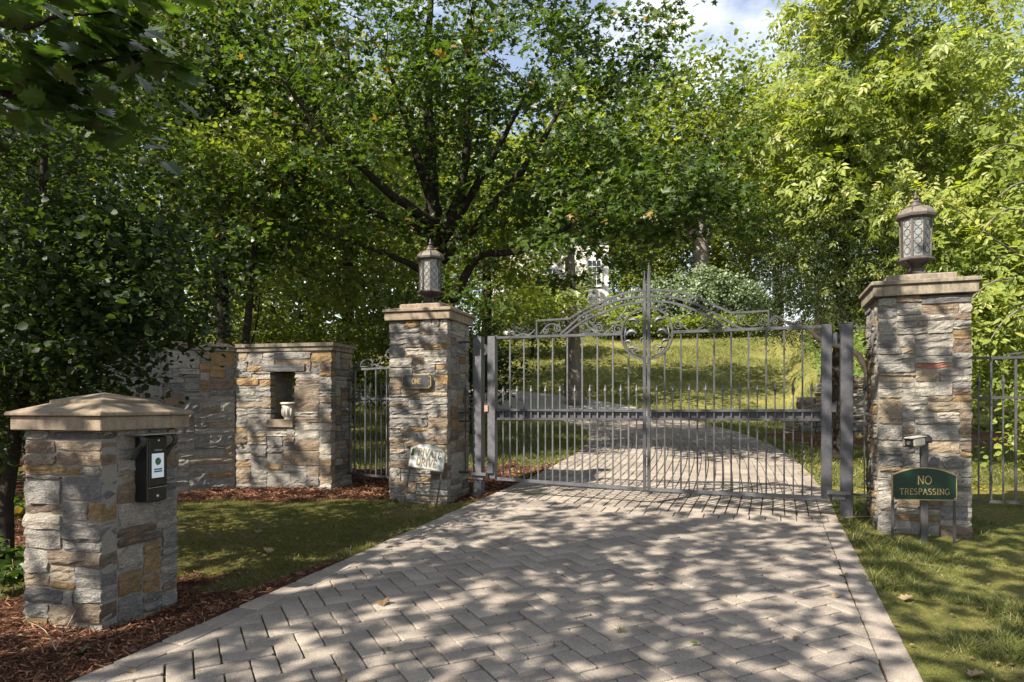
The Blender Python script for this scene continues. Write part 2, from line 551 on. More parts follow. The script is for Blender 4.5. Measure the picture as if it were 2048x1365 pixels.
L_CONIF = leaf_mat('leaf_hemlock', (0.018, 0.030, 0.013), (0.032, 0.047, 0.018), (0.055, 0.066, 0.024), trans=0.2)
L_SPRUCE = leaf_mat('leaf_blue_spruce', (0.09, 0.12, 0.11), (0.13, 0.165, 0.15), (0.18, 0.21, 0.18), trans=0.15)
L_COVER = leaf_mat('leaf_ground_cover', (0.075, 0.11, 0.03), (0.12, 0.16, 0.045), (0.18, 0.21, 0.07))
L_GRASS = leaf_mat('grass_blade', (0.06, 0.078, 0.02), (0.10, 0.112, 0.028), (0.23, 0.195, 0.08), trans=0.3)
L_MOSS = leaf_mat('moss_blade', (0.042, 0.046, 0.010), (0.075, 0.074, 0.015), (0.14, 0.108, 0.046), trans=0.2)
L_MULCH = leaf_mat('mulch_chip', (0.035, 0.016, 0.010), (0.10, 0.045, 0.026), (0.25, 0.14, 0.09), trans=0.0, rough=0.9, spec=0.1)
L_DRY = leaf_mat('leaf_fallen_brown', (0.09, 0.055, 0.03), (0.17, 0.11, 0.06), (0.30, 0.22, 0.13), trans=0.15, rough=0.7)
L_FALLY = leaf_mat('leaf_fallen_yellow', (0.20, 0.13, 0.02), (0.30, 0.22, 0.03), (0.30, 0.26, 0.07), trans=0.2, rough=0.6)

m, nt = new_mat('paver_concrete')
v = objvec(nt)
at_ = N(nt, 'ShaderNodeAttribute', attribute_name='rnd')
c0 = ramp(nt, at_.outputs['Fac'], [(0.0, (0.172, 0.153, 0.136)), (0.3, (0.196, 0.176, 0.157)), (0.7, (0.212, 0.188, 0.165)), (1.0, (0.24, 0.215, 0.19))])
fine = noise(nt, 170, 3, 0.75, v)
sp = ramp(nt, fine.outputs['Fac'], [(0.30, (0.50, 0.50, 0.50)), (0.5, (1.0, 1.0, 1.0)), (0.70, (1.6, 1.57, 1.54))])
c1 = mixc(nt, 1.0, c0.outputs['Color'], sp.outputs['Color'], 'MULTIPLY')
big = noise(nt, 2.3, 5, 0.6, v)
st = ramp(nt, big.outputs['Fac'], [(0.34, (0.70, 0.69, 0.69)), (0.5, (0.97, 0.96, 0.95)), (0.66, (1.12, 1.10, 1.06))])
c2 = mixc(nt, 1.0, c1, st.outputs['Color'], 'MULTIPLY')
rust = noise(nt, 3.1, 6, 0.75, v)
rr = ramp(nt, rust.outputs['Fac'], [(0.66, (0, 0, 0)), (0.80, (0.5, 0.5, 0.5))])
c3 = mixc(nt, rr.outputs['Color'], c2, (0.17, 0.10, 0.055))
finish(nt, c3, 0.93, 0.15, fine.outputs['Fac'], 0.45, 0.003)
M_PAVER = m

m, nt = new_mat('joint_sand')
v = objvec(nt)
a = noise(nt, 5, 5, 0.7, v)
c = ramp(nt, a.outputs['Fac'], [(0.35, (0.035, 0.027, 0.018)), (0.6, (0.055, 0.05, 0.022)), (0.75, (0.05, 0.075, 0.018))])
finish(nt, c.outputs['Color'], 0.95, 0.1, a.outputs['Fac'], 0.5, 0.004)
M_JOINT = m

m, nt = new_mat('ground_cover_mix')
v = objvec(nt)
mu = N(nt, 'ShaderNodeAttribute', attribute_name='mulch')
lu = N(nt, 'ShaderNodeAttribute', attribute_name='lush')
n1 = noise(nt, 1.3, 6, 0.65, v)
n2 = noise(nt, 14, 6, 0.7, v)
n3 = noise(nt, 120, 3, 0.7, v)
g_moss = ramp(nt, n1.outputs['Fac'], [(0.34, (0.045, 0.050, 0.010)), (0.50, (0.075, 0.075, 0.015)), (0.64, (0.12, 0.092, 0.042))])
g_lush = ramp(nt, n2.outputs['Fac'], [(0.32, (0.085, 0.10, 0.026)), (0.5, (0.155, 0.155, 0.045)), (0.68, (0.25, 0.215, 0.095))])
gg = mixc(nt, lu.outputs['Fac'], g_moss.outputs['Color'], g_lush.outputs['Color'])
n4 = noise(nt, 0.55, 7, 0.7, v)
n5 = noise(nt, 3.2, 6, 0.75, v)
pt = ramp(nt, n4.outputs['Fac'], [(0.35, (0.72, 0.80, 0.70)), (0.55, (1.0, 1.0, 1.0)), (0.68, (1.30, 1.14, 1.05))])
gg = mixc(nt, 1.0, gg, pt.outputs['Color'], 'MULTIPLY')
pd = ramp(nt, n5.outputs['Fac'], [(0.56, (0, 0, 0)), (0.68, (0.75, 0.75, 0.75))])
gg = mixc(nt, pd.outputs['Color'], gg, (0.165, 0.125, 0.075))
sp = ramp(nt, n3.outputs['Fac'], [(0.3, (0.55, 0.55, 0.55)), (0.7, (1.4, 1.4, 1.4))])
gg2 = mixc(nt, 1.0, gg, sp.outputs['Color'], 'MULTIPLY')
mc = ramp(nt, n2.outputs['Fac'], [(0.3, (0.030, 0.015, 0.010)), (0.55, (0.085, 0.04, 0.024)), (0.75, (0.17, 0.09, 0.055))])
mc2 = mixc(nt, 1.0, mc.outputs['Color'], sp.outputs['Color'], 'MULTIPLY')
ad = N(nt, 'ShaderNodeMath', operation='ADD')
L(nt, mu.outputs['Fac'], ad.inputs[0])
sc_ = N(nt, 'ShaderNodeMath', operation='MULTIPLY_ADD')
L(nt, n2.outputs['Fac'], sc_.inputs[0]); sc_.inputs[1].default_value = 0.7; sc_.inputs[2].default_value = -0.35
L(nt, sc_.outputs[0], ad.inputs[1])
mk = ramp(nt, ad.outputs[0], [(0.42, (0, 0, 0)), (0.58, (1, 1, 1))])
gc = mixc(nt, mk.outputs['Color'], gg2, mc2)
hb = N(nt, 'ShaderNodeMath', operation='ADD')
L(nt, n2.outputs['Fac'], hb.inputs[0]); L(nt, n3.outputs['Fac'], hb.inputs[1])
finish(nt, gc, 0.95, 0.1, hb.outputs[0], 0.7, 0.03)
M_GROUND = m
# ------------------------------------------------------------------ terrain and driveway
PATH = catmull([(-4.2, -8, 0), (-1.3, -0.13, 0), (0.08, 3.6, 0), (1.41, 7.2, 0), (2.15, 9.2, 0), (3.2, 12.8, 0), (3.75, 16.3, 0), (3.72, 19.3, 0),
                (2.9, 22.0, 0), (1.1, 24.0, 0), (-1.8, 25.2, 0), (-6, 25.9, 0), (-14, 26.2, 0)], 24)
PA = np.array([(p.x, p.y) for p in PATH])
PS = np.concatenate([[0], np.cumsum(np.linalg.norm(np.diff(PA, axis=0), axis=1))])
PT = np.gradient(PA, axis=0)
PT /= np.linalg.norm(PT, axis=1)[:, None]
HALF_W = 1.90

def path_at(s):
    x = np.interp(s, PS, PA[:, 0]); y = np.interp(s, PS, PA[:, 1])
    tx = np.interp(s, PS, PT[:, 0]); ty = np.interp(s, PS, PT[:, 1])
    return x, y, tx, ty

def path_off(X, Y):
    """signed offset from the centre line (+ right) of the drive"""
    X, Y = np.asarray(X, float), np.asarray(Y, float)
    sh = X.shape
    P = np.stack([X.ravel(), Y.ravel()], 1)
    best = np.full(len(P), 1e9); off = np.zeros(len(P))
    for i in range(0, len(PA), 4):
        d = P - PA[i]
        q = (d ** 2).sum(1)
        mk = q < best
        o = d[:, 0] * PT[i, 1] - d[:, 1] * PT[i, 0]
        sgn = np.sign(o)
        off = np.where(mk, np.where(np.abs((d * PT[i]).sum(1)) < 0.8, o, sgn * np.sqrt(q)), off)
        best = np.where(mk, q, best)
    return off.reshape(sh)

def h_base(X, Y):
    X, Y = np.asarray(X, float), np.asarray(Y, float)
    z = 0.043 * Y
    u = np.clip(Y - 18, 0, 8)
    z = z + 0.011 * u * u
    z = z + 0.225 * np.clip(Y - 26, 0, 14) + 0.075 * np.clip(Y - 40, 0, 200) * 0.5
    t = X - (8.2 + 0.37 * (Y - 17.5))
    b = 1.1 * smooth01((Y - 17.25) / 0.5) * smooth01((t + 0.9) / 1.2) + 1.5 * smooth01(t / 3.5) * smooth01((Y - 18) / 6)
    b = b * (1 - smooth01((Y - 34) / 12))
    return z + b

def h_ground(X, Y, off=None):
    X, Y = np.asarray(X, float), np.asarray(Y, float)
    if off is None: off = path_off(X, Y)
    z = h_base(X, Y)
    near = 1 - smooth01((Y - 11) / 5)
    left = smooth01((-off - HALF_W) / 0.45)
    right = smooth01((off - HALF_W) / 0.35)
    z = z - 0.065 * left * near - 0.035 * right * near - 0.012
    z = z + (vnoise(X * 1.1 + 7, Y * 1.1) - 0.5) * 0.05 * np.maximum(left, right) + (vnoise(X * 4 + 7, Y * 4) - 0.5) * 0.018 * np.maximum(left, right)
    inside = 1 - smooth01((np.abs(off) - (HALF_W - 0.30)) / 0.18)
    return z - 0.12 * inside

def h1(x, y): return float(h_ground(np.array([x]), np.array([y]))[0])
def hb1(x, y): return float(h_base(np.array([x]), np.array([y]))[0])

def axis_coords(lo, hi, near_lo, near_hi, step, grow=1.16):
    mid = list(np.arange(near_lo, near_hi + 1e-6, step))
    a, s, right = near_hi, step, []
    while a < hi:
        s *= grow; a += s; right.append(a)
    a, s, left = near_lo, step, []
    while a > lo:
        s *= grow; a -= s; left.append(a)
    return np.array(left[::-1] + mid + right)

gx = axis_coords(-260, 260, -7, 12, 0.11)
gy = axis_coords(-40, 420, 1.5, 14, 0.11, 1.05)
GX, GY = np.meshgrid(gx, gy)
OFF = path_off(GX, GY)
GZ = h_ground(GX, GY, OFF)

def mulch_mask(X, Y, off):
    n = vnoise(X * 1.7, Y * 1.7) - 0.5
    n2 = vnoise(X * 6, Y * 6) - 0.5
    left = off < 0
    # moss lawn left of the drive: between pillar, wall and drive
    e = np.minimum.reduce([(Y - 4.75 - 0.28 * (X + 2.0)) / 0.5, (8.25 - 0.05 * X - Y) / 0.35, (X + 4.6) / 0.6])
    lawn_l = np.clip(e + n * 1.2 + n2 * 0.6, 0, 1)
    ml = 1 - lawn_l
    back = np.clip((Y - 11.0 - 0.25 * (X - 0.4)) / 0.8 + n + n2, 0, 1) * np.clip((X + 9) / 2 + n, 0.25, 1)
    ml = np.where(Y > 9.2, 1 - back, ml)
    hill_strip = np.clip(1 - np.abs(X - 8.25 - 0.37 * (Y - 17.5)) / 0.3, 0, 1) * 0.55 * (Y > 17) * (Y < 36)
    mr = np.clip(0.35 + n * 1.2 - np.hypot(X - 4.4, (Y - 6.5)) * 0.5, 0, 0.6) + hill_strip
    mr = np.where((X > 6) & (Y > 13.5) & (Y < 17.2), np.clip(0.9 + n, 0, 1), mr)
    m_ = np.where(left, ml, mr)
    return np.clip(m_, 0, 1)

MU = mulch_mask(GX, GY, OFF)
LU = np.where(OFF > 0, 0.55, 0.0) + 0.5 * smooth01((GY - 11) / 3)
LU = np.clip(LU + (vnoise(GX * 0.7, GY * 0.7) - 0.5) * 0.5, 0, 1)
V = np.stack([GX.ravel(), GY.ravel(), GZ.ravel()], 1)
ny, nx = GX.shape
ii = (np.arange(ny - 1)[:, None] * nx + np.arange(nx - 1)[None, :]).ravel()
F = np.concatenate([np.stack([ii, ii + 1, ii + nx + 1], 1), np.stack([ii, ii + nx + 1, ii + nx], 1)])
me = tri_mesh('ground', V, F, M_GROUND, None, True)
for nm, arr in (('mulch', MU), ('lush', LU)):
    a = me.attributes.new(nm, 'FLOAT', 'POINT')
    a.data.foreach_set('value', np.ascontiguousarray(arr.ravel(), dtype=np.float32))
ground = obj_from_mesh('ground', me)
tag(ground, 'grassy and mulched ground rising to the hill behind the gate', kind='structure')

# the drive: a bedding sheet that shows in the joints, pavers on top
drive = empty('driveway', (0, 0, 0), 0, 'pale concrete paver driveway running up through the gate')
tag(drive, kind='structure')
mb = MB()
ss = np.arange(0, PS[-1], 0.25)
cx_, cy_, tx_, ty_ = path_at(ss)
oo = np.linspace(-HALF_W - 0.005, HALF_W + 0.005, 13)
vs = []
for i in range(len(ss)):
    for o in oo:
        X, Y = cx_[i] + ty_[i] * o, cy_[i] - tx_[i] * o
        vs.append((X, Y, hb1(X, Y) - 0.016))
fs = []
for i in range(len(ss) - 1):
    for j in range(12):
        a = i * 13 + j
        fs.append((a, a + 1, a + 14, a + 13))
mb.add(vs, fs)
o = mb.build('bedding', M_JOINT, drive)
o['kind'] = 'structure'

def clip_half(poly, p, n):
    """keep the side where (q - p).n <= 0"""
    out = []
    for i in range(len(poly)):
        a, b = poly[i], poly[(i + 1) % len(poly)]
        da = (a[0] - p[0]) * n[0] + (a[1] - p[1]) * n[1]
        db = (b[0] - p[0]) * n[0] + (b[1] - p[1]) * n[1]
        if da <= 0: out.append(a)
        if da * db < 0:
            t = da / (da - db)
            out.append((a[0] + (b[0] - a[0]) * t, a[1] + (b[1] - a[1]) * t))
    return out

def poly_area(p):
    return 0.5 * sum(p[i][0] * p[(i + 1) % len(p)][1] - p[(i + 1) % len(p)][0] * p[i][1] for i in range(len(p)))

def inset(poly, d):
    """offset a convex ccw polygon inwards by d"""
    n = len(poly)
    lines = []
    for i in range(n):
        a, b = poly[i], poly[(i + 1) % n]
        ex, ey = b[0] - a[0], b[1] - a[1]
        l = math.hypot(ex, ey)
        if l < 1e-6: return None
        lines.append((a[0] - ey / l * d, a[1] + ex / l * d, ex / l, ey / l))
    out = []
    for i in range(n):
        x1, y1, dx1, dy1 = lines[i - 1]
        x2, y2, dx2, dy2 = lines[i]
        den = dx1 * dy2 - dy1 * dx2
        if abs(den) < 1e-5: out.append((x2, y2)); continue
        t = ((x2 - x1) * dy2 - (y2 - y1) * dx2) / den
        out.append((x1 + dx1 * t, y1 + dy1 * t))
    if poly_area(out) <= 0: return None
    return out

def round_corners(poly, r, rng):
    out = []
    n = len(poly)
    for i in range(n):
        a, b, c = poly[i - 1], poly[i], poly[(i + 1) % n]
        la, lc = math.hypot(a[0] - b[0], a[1] - b[1]), math.hypot(c[0] - b[0], c[1] - b[1])
        rr = r * (0.6 + rng.random())
        ta, tcn = min(rr / la, 0.4), min(rr / lc, 0.4)
        out.append((b[0] + (a[0] - b[0]) * ta, b[1] + (a[1] - b[1]) * ta))
        out.append((b[0] + (c[0] - b[0]) * tcn, b[1] + (c[1] - b[1]) * tcn))
    return out

prng = random.Random(5)
PAVERS = []                                   # (distance, verts, faces, tint)
def add_paver(poly, gap=0.0029, edge=False):
    if len(poly) < 3: return
    if poly_area(poly) < 0: poly = poly[::-1]
    cl = [poly[0]]
    for p in poly[1:]:
        if math.hypot(p[0] - cl[-1][0], p[1] - cl[-1][1]) > 0.004: cl.append(p)
    if len(cl) > 2 and math.hypot(cl[0][0] - cl[-1][0], cl[0][1] - cl[-1][1]) < 0.004: cl.pop()
    if len(cl) < 3 or poly_area(cl) < 0.0016: return
    q = inset(cl, gap + (-0.0008 if edge else 0) + prng.uniform(0, 0.0018))
    if q is None: return
    q = round_corners(q, 0.009, prng)
    q = [(x + prng.uniform(-0.0016, 0.0016), y + prng.uniform(-0.0016, 0.0016)) for x, y in q]
    n = len(q)
    cx = sum(p[0] for p in q) / n; cy = sum(p[1] for p in q) / n
    dz = prng.uniform(-0.0035, 0.0035)
    tlx, tly = prng.uniform(-0.012, 0.012), prng.uniform(-0.012, 0.012)
    rings = []
    for (k, zz) in ((0.0, -0.045), (0.0, -0.0060), (0.0020, -0.0018), (0.0055, 0.0)):
        ring = []
        for x, y in q:
            l = math.hypot(x - cx, y - cy)
            f = max(1 - k / max(l, 1e-6), 0.2)
            X, Y = cx + (x - cx) * f, cy + (y - cy) * f
            ring.append((X, Y, zz + dz + tlx * (X - cx) + tly * (Y - cy)))
        rings.append(ring)
    base = hb1(cx, cy)
    gxs, gys = (hb1(cx + 0.1, cy) - base) / 0.1, (hb1(cx, cy + 0.1) - base) / 0.1
    vs = [(X, Y, Z + base + gxs * (X - cx) + gys * (Y - cy)) for ring in rings for (X, Y, Z) in ring]
    fs = []
    for r in range(3):
        for i in range(n):
            j = (i + 1) % n
            fs.append((r * n + i, r * n + j, (r + 1) * n + j, (r + 1) * n + i))
    fs.append(tuple(3 * n + i for i in range(n)))
    PAVERS.append((math.hypot(cx, cy), (cx, cy, base), vs, fs, prng.random(), edge))

PW, PL = 0.128, 0.256
AX = Vector((0.893, 0.450)).normalized()      # the two directions of the herringbone
AY = Vector((-0.450, 0.893)).normalized()
S0 = float(np.interp(7.2, PA[:60 * 3, 1], PS[:60 * 3]))          # arc length where the header course crosses
cx0, cy0, tx0, ty0 = [float(v_) for v_ in path_at(S0)]
def drive_pt(s, o):
    """s metres beyond the header course along the drive, o metres right of its centre; the header bows towards the street"""
    x, y, tx, ty = path_at(S0 + s)
    bow = 0.33 * (1 - (o / 1.85) ** 2) * math.exp(-max(s, 0) / 3.0) - 0.12
    return (float(x + ty * o - tx * bow), float(y - tx * o - ty * bow))

EDGE_W = 0.165
ed = Vector((tx0, ty0)); er = Vector((ty0, -tx0))
def off_o(p): return (p[0] - cx0) * er.x + (p[1] - cy0) * er.y
def off_s(p): return (p[0] - cx0) * ed.x + (p[1] - cy0) * ed.y
IN = HALF_W - EDGE_W
for i in range(-90, 91):
    for j in range(-60, 61):
        ox, oy = i * PW + j * PL, i * PW - j * PL
        for (x0, y0, w, h) in ((ox, oy, PL, PW), (ox + PL, oy + PW - PL, PW, PL)):
            cxy = AX * (x0 + w / 2) + AY * (y0 + h / 2) + Vector((0.6, 5.0))
            if cxy.y < 1.9 or cxy.y > 9.0: continue
            oc, sc2 = off_o(cxy), off_s(cxy)
            if abs(oc) > IN + 0.14 or sc2 > 0.3: continue
            poly = []
            for (a, b) in ((0, 0), (w, 0), (w, h), (0, h)):
                q = AX * (x0 + a) + AY * (y0 + b) + Vector((0.6, 5.0))
                poly.append((q.x, q.y))
            c = (cx0, cy0)
            poly = clip_half(poly, (c[0] + er.x * IN, c[1] + er.y * IN), (er.x, er.y))
            if len(poly) > 2: poly = clip_half(poly, (c[0] - er.x * IN, c[1] - er.y * IN), (-er.x, -er.y))
            if len(poly) > 2:
                h_ = 0.05
                pa, pb = Vector(drive_pt(0, oc - h_)), Vector(drive_pt(0, oc + h_))
                t_ = (pb - pa).normalized()
                poly = clip_half(poly, tuple(pa), (-t_.y, t_.x))
            if len(poly) > 2: add_paver(poly)
# sailor courses along both edges of the herringbone
for sgn in (-1, 1):
    s = -5.6
    while s < 0.0:
        ln = 0.285 * prng.uniform(0.95, 1.08)
        e = min(s + ln, 0.06)
        a0, a1 = sgn * IN, sgn * HALF_W
        P_ = [Vector((cx0, cy0)) + ed * q + er * r for (q, r) in ((s, a0), (e, a0), (e, a1), (s, a1))]
        add_paver([(p.x, p.y) for p in P_], edge=True)
        s += ln
# header course, then running bond up the drive
o = -HALF_W
while o < HALF_W - 0.05:
    a, b = o, min(o + 0.148, HALF_W)
    add_paver([drive_pt(0.005, a), drive_pt(0.005, b), drive_pt(0.005 + PL, b), drive_pt(0.005 + PL, a)])
    o += 0.148
ncol = 30
cw = 2 * (HALF_W - 0.15) / ncol
for cidx in range(ncol):
    o0 = -HALF_W + 0.15 + cidx * cw
    s = 0.005 + PL - (PL / 2 if cidx % 2 else 0)
    while s < 14.2:
        add_paver([drive_pt(max(s, 0.005 + PL), o0), drive_pt(max(s, 0.005 + PL), o0 + cw), drive_pt(s + PL, o0 + cw), drive_pt(s + PL, o0)], 0.0045)
        s += PL
for sgn in (-1, 1):
    s = 0.005 + PL
    while s < 14.2:
        add_paver([drive_pt(s, sgn * (HALF_W - 0.15)), drive_pt(s + PL, sgn * (HALF_W - 0.15)), drive_pt(s + PL, sgn * HALF_W), drive_pt(s, sgn * HALF_W)], 0.003)
        s += PL

def in_view(p):
    X, Y, Z = p
    if Y < 0.5: return False
    px, py = CX + F_PX * X / Y, HZ + F_PX * (CAM_Z - Z) / Y
    return -30 < px < 2080 and py < 1390
PAVERS.sort(key=lambda t: t[0])
seen = [p for p in PAVERS if in_view(p[1])]
single = seen[:300]
ids = set(id(p) for p in single)
for p in single:
    c = p[1]
    me = bpy.data.meshes.new('paver')
    me.from_pydata([(x - c[0], y - c[1], z - c[2]) for x, y, z in p[2]], [], p[3])
    a = me.attributes.new('rnd', 'FLOAT', 'POINT')
    a.data.foreach_set('value', np.full(len(p[2]), p[4], dtype=np.float32))
    me.materials.append(M_PAVER)
    obj_from_mesh('paver', me, drive, c)
rest = MB(); rn = []
for p in PAVERS:
    if id(p) in ids: continue
    rest.add(p[2], p[3]); rn += [p[4]] * len(p[2])
me = bpy.data.meshes.new('paving')
me.from_pydata(rest.v, [], rest.f)
a = me.attributes.new('rnd', 'FLOAT', 'POINT')
a.data.foreach_set('value', np.array(rn, dtype=np.float32))
me.materials.append(M_PAVER)
o = obj_from_mesh('paving', me, drive)
o['kind'] = 'stuff'
# beyond the pavers one can tell apart: the plain far part of the drive
mb = MB(); vs = []; fs = []
ss = np.arange(14.15, PS[-1] - S0 - 0.5, 0.4)
for i, s in enumerate(ss):
    x, y, tx, ty = path_at(S0 + s)
    for o_ in np.linspace(-HALF_W, HALF_W, 7):
        X, Y = x + ty * o_, y - tx * o_
        vs.append((X, Y, hb1(X, Y) - 0.003))
for i in range(len(ss) - 1):
    for j in range(6):
        a_ = i * 7 + j
        fs.append((a_, a_ + 1, a_ + 8, a_ + 7))
mb.add(vs, fs).build('far_paving', M_ASPH, drive)

# ------------------------------------------------------------------ grass, moss and mulch
def scatter_xy(n, xlo, xhi, ylo, yhi, rng, p=1.6):
    u = rng.random(n)
    k = 1 - p
    Y = (ylo ** k + u * (yhi ** k - ylo ** k)) ** (1 / k)
    X = xlo + rng.random(n) * (xhi - xlo)
    return X, Y

def blades(name, X, Y, hlo, hhi, w, mat, label, lean=0.5, rng=RNG, extra=None):
    n = len(X)
    Z = h_ground(X, Y) - 0.004
    h = hlo + (hhi - hlo) * rng.random(n) ** 1.5
    if extra is not None: h = h * extra
    a = rng.random(n) * 2 * np.pi
    dx, dy = np.cos(a) * w * h ** 0.5 * 3, np.sin(a) * w * h ** 0.5 * 3
    lx, ly = rng.normal(0, lean, n) * h, rng.normal(0, lean, n) * h
    V = np.empty((n, 3, 3))
    V[:, 0] = np.stack([X - dx, Y - dy, Z], 1)
    V[:, 1] = np.stack([X + dx, Y + dy, Z], 1)
    V[:, 2] = np.stack([X + lx, Y + ly, Z + h], 1)
    F = np.arange(n * 3).reshape(n, 3)
    rn = np.repeat(np.clip(rng.normal(0.45, 0.25, n), 0, 1), 3)
    o = obj_from_mesh(name, tri_mesh(name, V.reshape(-1, 3), F, mat, rn))
    return tag(o, label, kind='stuff')

# moss lawn on the left
X, Y = scatter_xy(150000, -5.2, 0.4, 3.6, 9.0, RNG)
of = path_off(X, Y); mm = mulch_mask(X, Y, of)
k = (of < -HALF_W - 0.03) & (mm < 0.5) & (vnoise(X * 2.3, Y * 2.3) + 0.35 * RNG.random(len(X)) > 0.33)
blades('moss', X[k], Y[k], 0.008, 0.042, 0.0055, L_MOSS, 'low mossy lawn between the drive and the curved wall', 0.9)
# lawn on the right of the drive and behind the gate
X, Y = scatter_xy(420000, 1.4, 7.5, 2.6, 9.5, RNG)
of = path_off(X, Y)
den = vnoise(X * 1.3, Y * 1.3) * 0.6 + vnoise(X * 4.2, Y * 4.2) * 0.5 + vnoise(X * 11, Y * 11) * 0.25
k = (of > HALF_W + 0.005) & (den + 0.3 * RNG.random(len(X)) > 0.66) & (X < Y * 0.80)
tall = 0.45 + 1.3 * smooth01((vnoise(X[k] * 1.9 + 9, Y[k] * 1.9) - 0.35) * 2.5) * (0.4 + vnoise(X[k] * 9, Y[k] * 9))
blades('grass', X[k], Y[k], 0.010, 0.055, 0.0045, L_GRASS, 'short patchy lawn to the right of the drive', 0.9, extra=tall)
X, Y = scatter_xy(150000, -4, 11, 9.0, 22.0, RNG, 1.2)
of = path_off(X, Y); mm = mulch_mask(X, Y, of)
k = (np.abs(of) > HALF_W + 0.02) & (mm < 0.5) & (np.abs(X) < Y * 0.8)
X2, Y2 = scatter_xy(150000, -6, 19, 21.0, 40.0, RNG, 0.9)
of2 = path_off(X2, Y2); mm2 = mulch_mask(X2, Y2, of2)
k2 = (np.abs(of2) > HALF_W + 0.1) & (mm2 < 0.5) & (vnoise(X2 * 0.9, Y2 * 0.9) + 0.5 * RNG.random(len(X2)) > 0.6)
XX, YY = np.concatenate([X[k], X2[k2]]), np.concatenate([Y[k], Y2[k2]])
blades('far_grass', XX, YY, 0.03, 0.09, 0.010, L_GRASS, 'sunlit lawn on the slope behind the gate', 0.9, extra=1 + 0.05 * np.clip(YY - 12, 0, 20))

def chips(name, X, Y, mat, label, llo=0.015, lhi=0.085, wlo=0.0025, whi=0.008, lift=0.018, rng=RNG):
    n = len(X)
    Z = h_ground(X, Y)
    ln = llo + (lhi - llo) * rng.random(n) ** 2
    w = wlo + (whi - wlo) * rng.random(n)
    a = rng.random(n) * 2 * np.pi
    e = rng.normal(0, 0.28, n)
    d = np.stack([np.cos(a) * np.cos(e), np.sin(a) * np.cos(e), np.sin(e)], 1)
    side = np.stack([-np.sin(a), np.cos(a), rng.normal(0, 0.5, n)], 1)
    side /= np.linalg.norm(side, axis=1)[:, None]
    c = np.stack([X, Y, Z + rng.random(n) * lift + 0.004], 1)
    V = np.empty((n, 4, 3))
    V[:, 0] = c - d * ln[:, None] / 2 - side * w[:, None] / 2
    V[:, 1] = c + d * ln[:, None] / 2 - side * w[:, None] / 2
    V[:, 2] = c + d * ln[:, None] / 2 + side * w[:, None] / 2
    V[:, 3] = c - d * ln[:, None] / 2 + side * w[:, None] / 2 + np.array([0, 0, 0.004])
    b = np.arange(n)[:, None] * 4
    F = np.concatenate([b + np.array([[0, 1, 2]]), b + np.array([[0, 2, 3]])])
    rn = np.repeat(rng.random(n), 4)
    o = obj_from_mesh(name, tri_mesh(name, V.reshape(-1, 3), F, mat, rn))
    return tag(o, label, kind='stuff')

X, Y = scatter_xy(90000, -5.5, 0.6, 2.4, 9.2, RNG, 1.5)
of = path_off(X, Y); mm = mulch_mask(X, Y, of)
k = (of < -HALF_W - 0.01) & (mm + 0.25 * RNG.random(len(X)) > 0.62) & (np.abs(X) < Y * 0.82)
chips('mulch', X[k], Y[k], L_MULCH, 'shredded reddish brown bark mulch around the pillar and wall')
X, Y = scatter_xy(26000, -4, 2.4, 8.2, 13.0, RNG, 1.2)
of = path_off(X, Y); mm = mulch_mask(X, Y, of)
k = (of < -HALF_W) & (mm > 0.5)
chips('far_mulch', X[k], Y[k], L_MULCH, 'brown bark mulch bed behind the gate, left of the drive', 0.03, 0.12, 0.005, 0.014)
# leaf litter: small fallen leaves nobody could count
def litter(name, X, Y, mat, label, slo, shi, rng=RNG):
    n = len(X)
    Z = np.where(np.abs(path_off(X, Y)) < HALF_W, h_base(X, Y) + 0.004, h_ground(X, Y) + 0.018)
    s = slo + (shi - slo) * rng.random(n)
    a = rng.random(n) * 2 * np.pi
    base = np.array([(-0.5, 0, 0), (0.0, 0.32, 0.12), (0.5, 0, 0.03), (0.0, -0.32, 0.10)])
    ca, sa = np.cos(a), np.sin(a)
    V = np.empty((n, 4, 3))
    tz = rng.normal(0, 0.3, n)
    for i in range(4):
        x, y, z = base[i]
        V[:, i, 0] = X + s * (x * ca - y * sa)
        V[:, i, 1] = Y + s * (x * sa + y * ca)
        V[:, i, 2] = Z + s * (z + abs(y) * np.abs(tz))
    b = np.arange(n)[:, None] * 4
    F = np.concatenate([b + np.array([[0, 3, 2]]), b + np.array([[0, 2, 1]])])
    o = obj_from_mesh(name, tri_mesh(name, V.reshape(-1, 3), F, mat, np.repeat(rng.random(n), 4)))
    return tag(o, label, kind='stuff')
X, Y = scatter_xy(1000, -4.5, 6, 2.8, 9, RNG, 1.3)
of = path_off(X, Y)
k = np.abs(of) > HALF_W
litter('leaf_litter', X[k], Y[k], L_DRY, 'scattered small dry leaves lying on both lawns', 0.018, 0.05)
X, Y = scatter_xy(2600, 0, 8, 8.5, 21, RNG, 1.2)
of = path_off(X, Y)
k = (np.abs(of) > HALF_W - 0.1) & (np.abs(of) < HALF_W + 2.2)
litter('yellow_leaf_litter', X[k], Y[k], L_FALLY, 'yellow fallen leaves along the edges of the drive behind the gate', 0.04, 0.09)
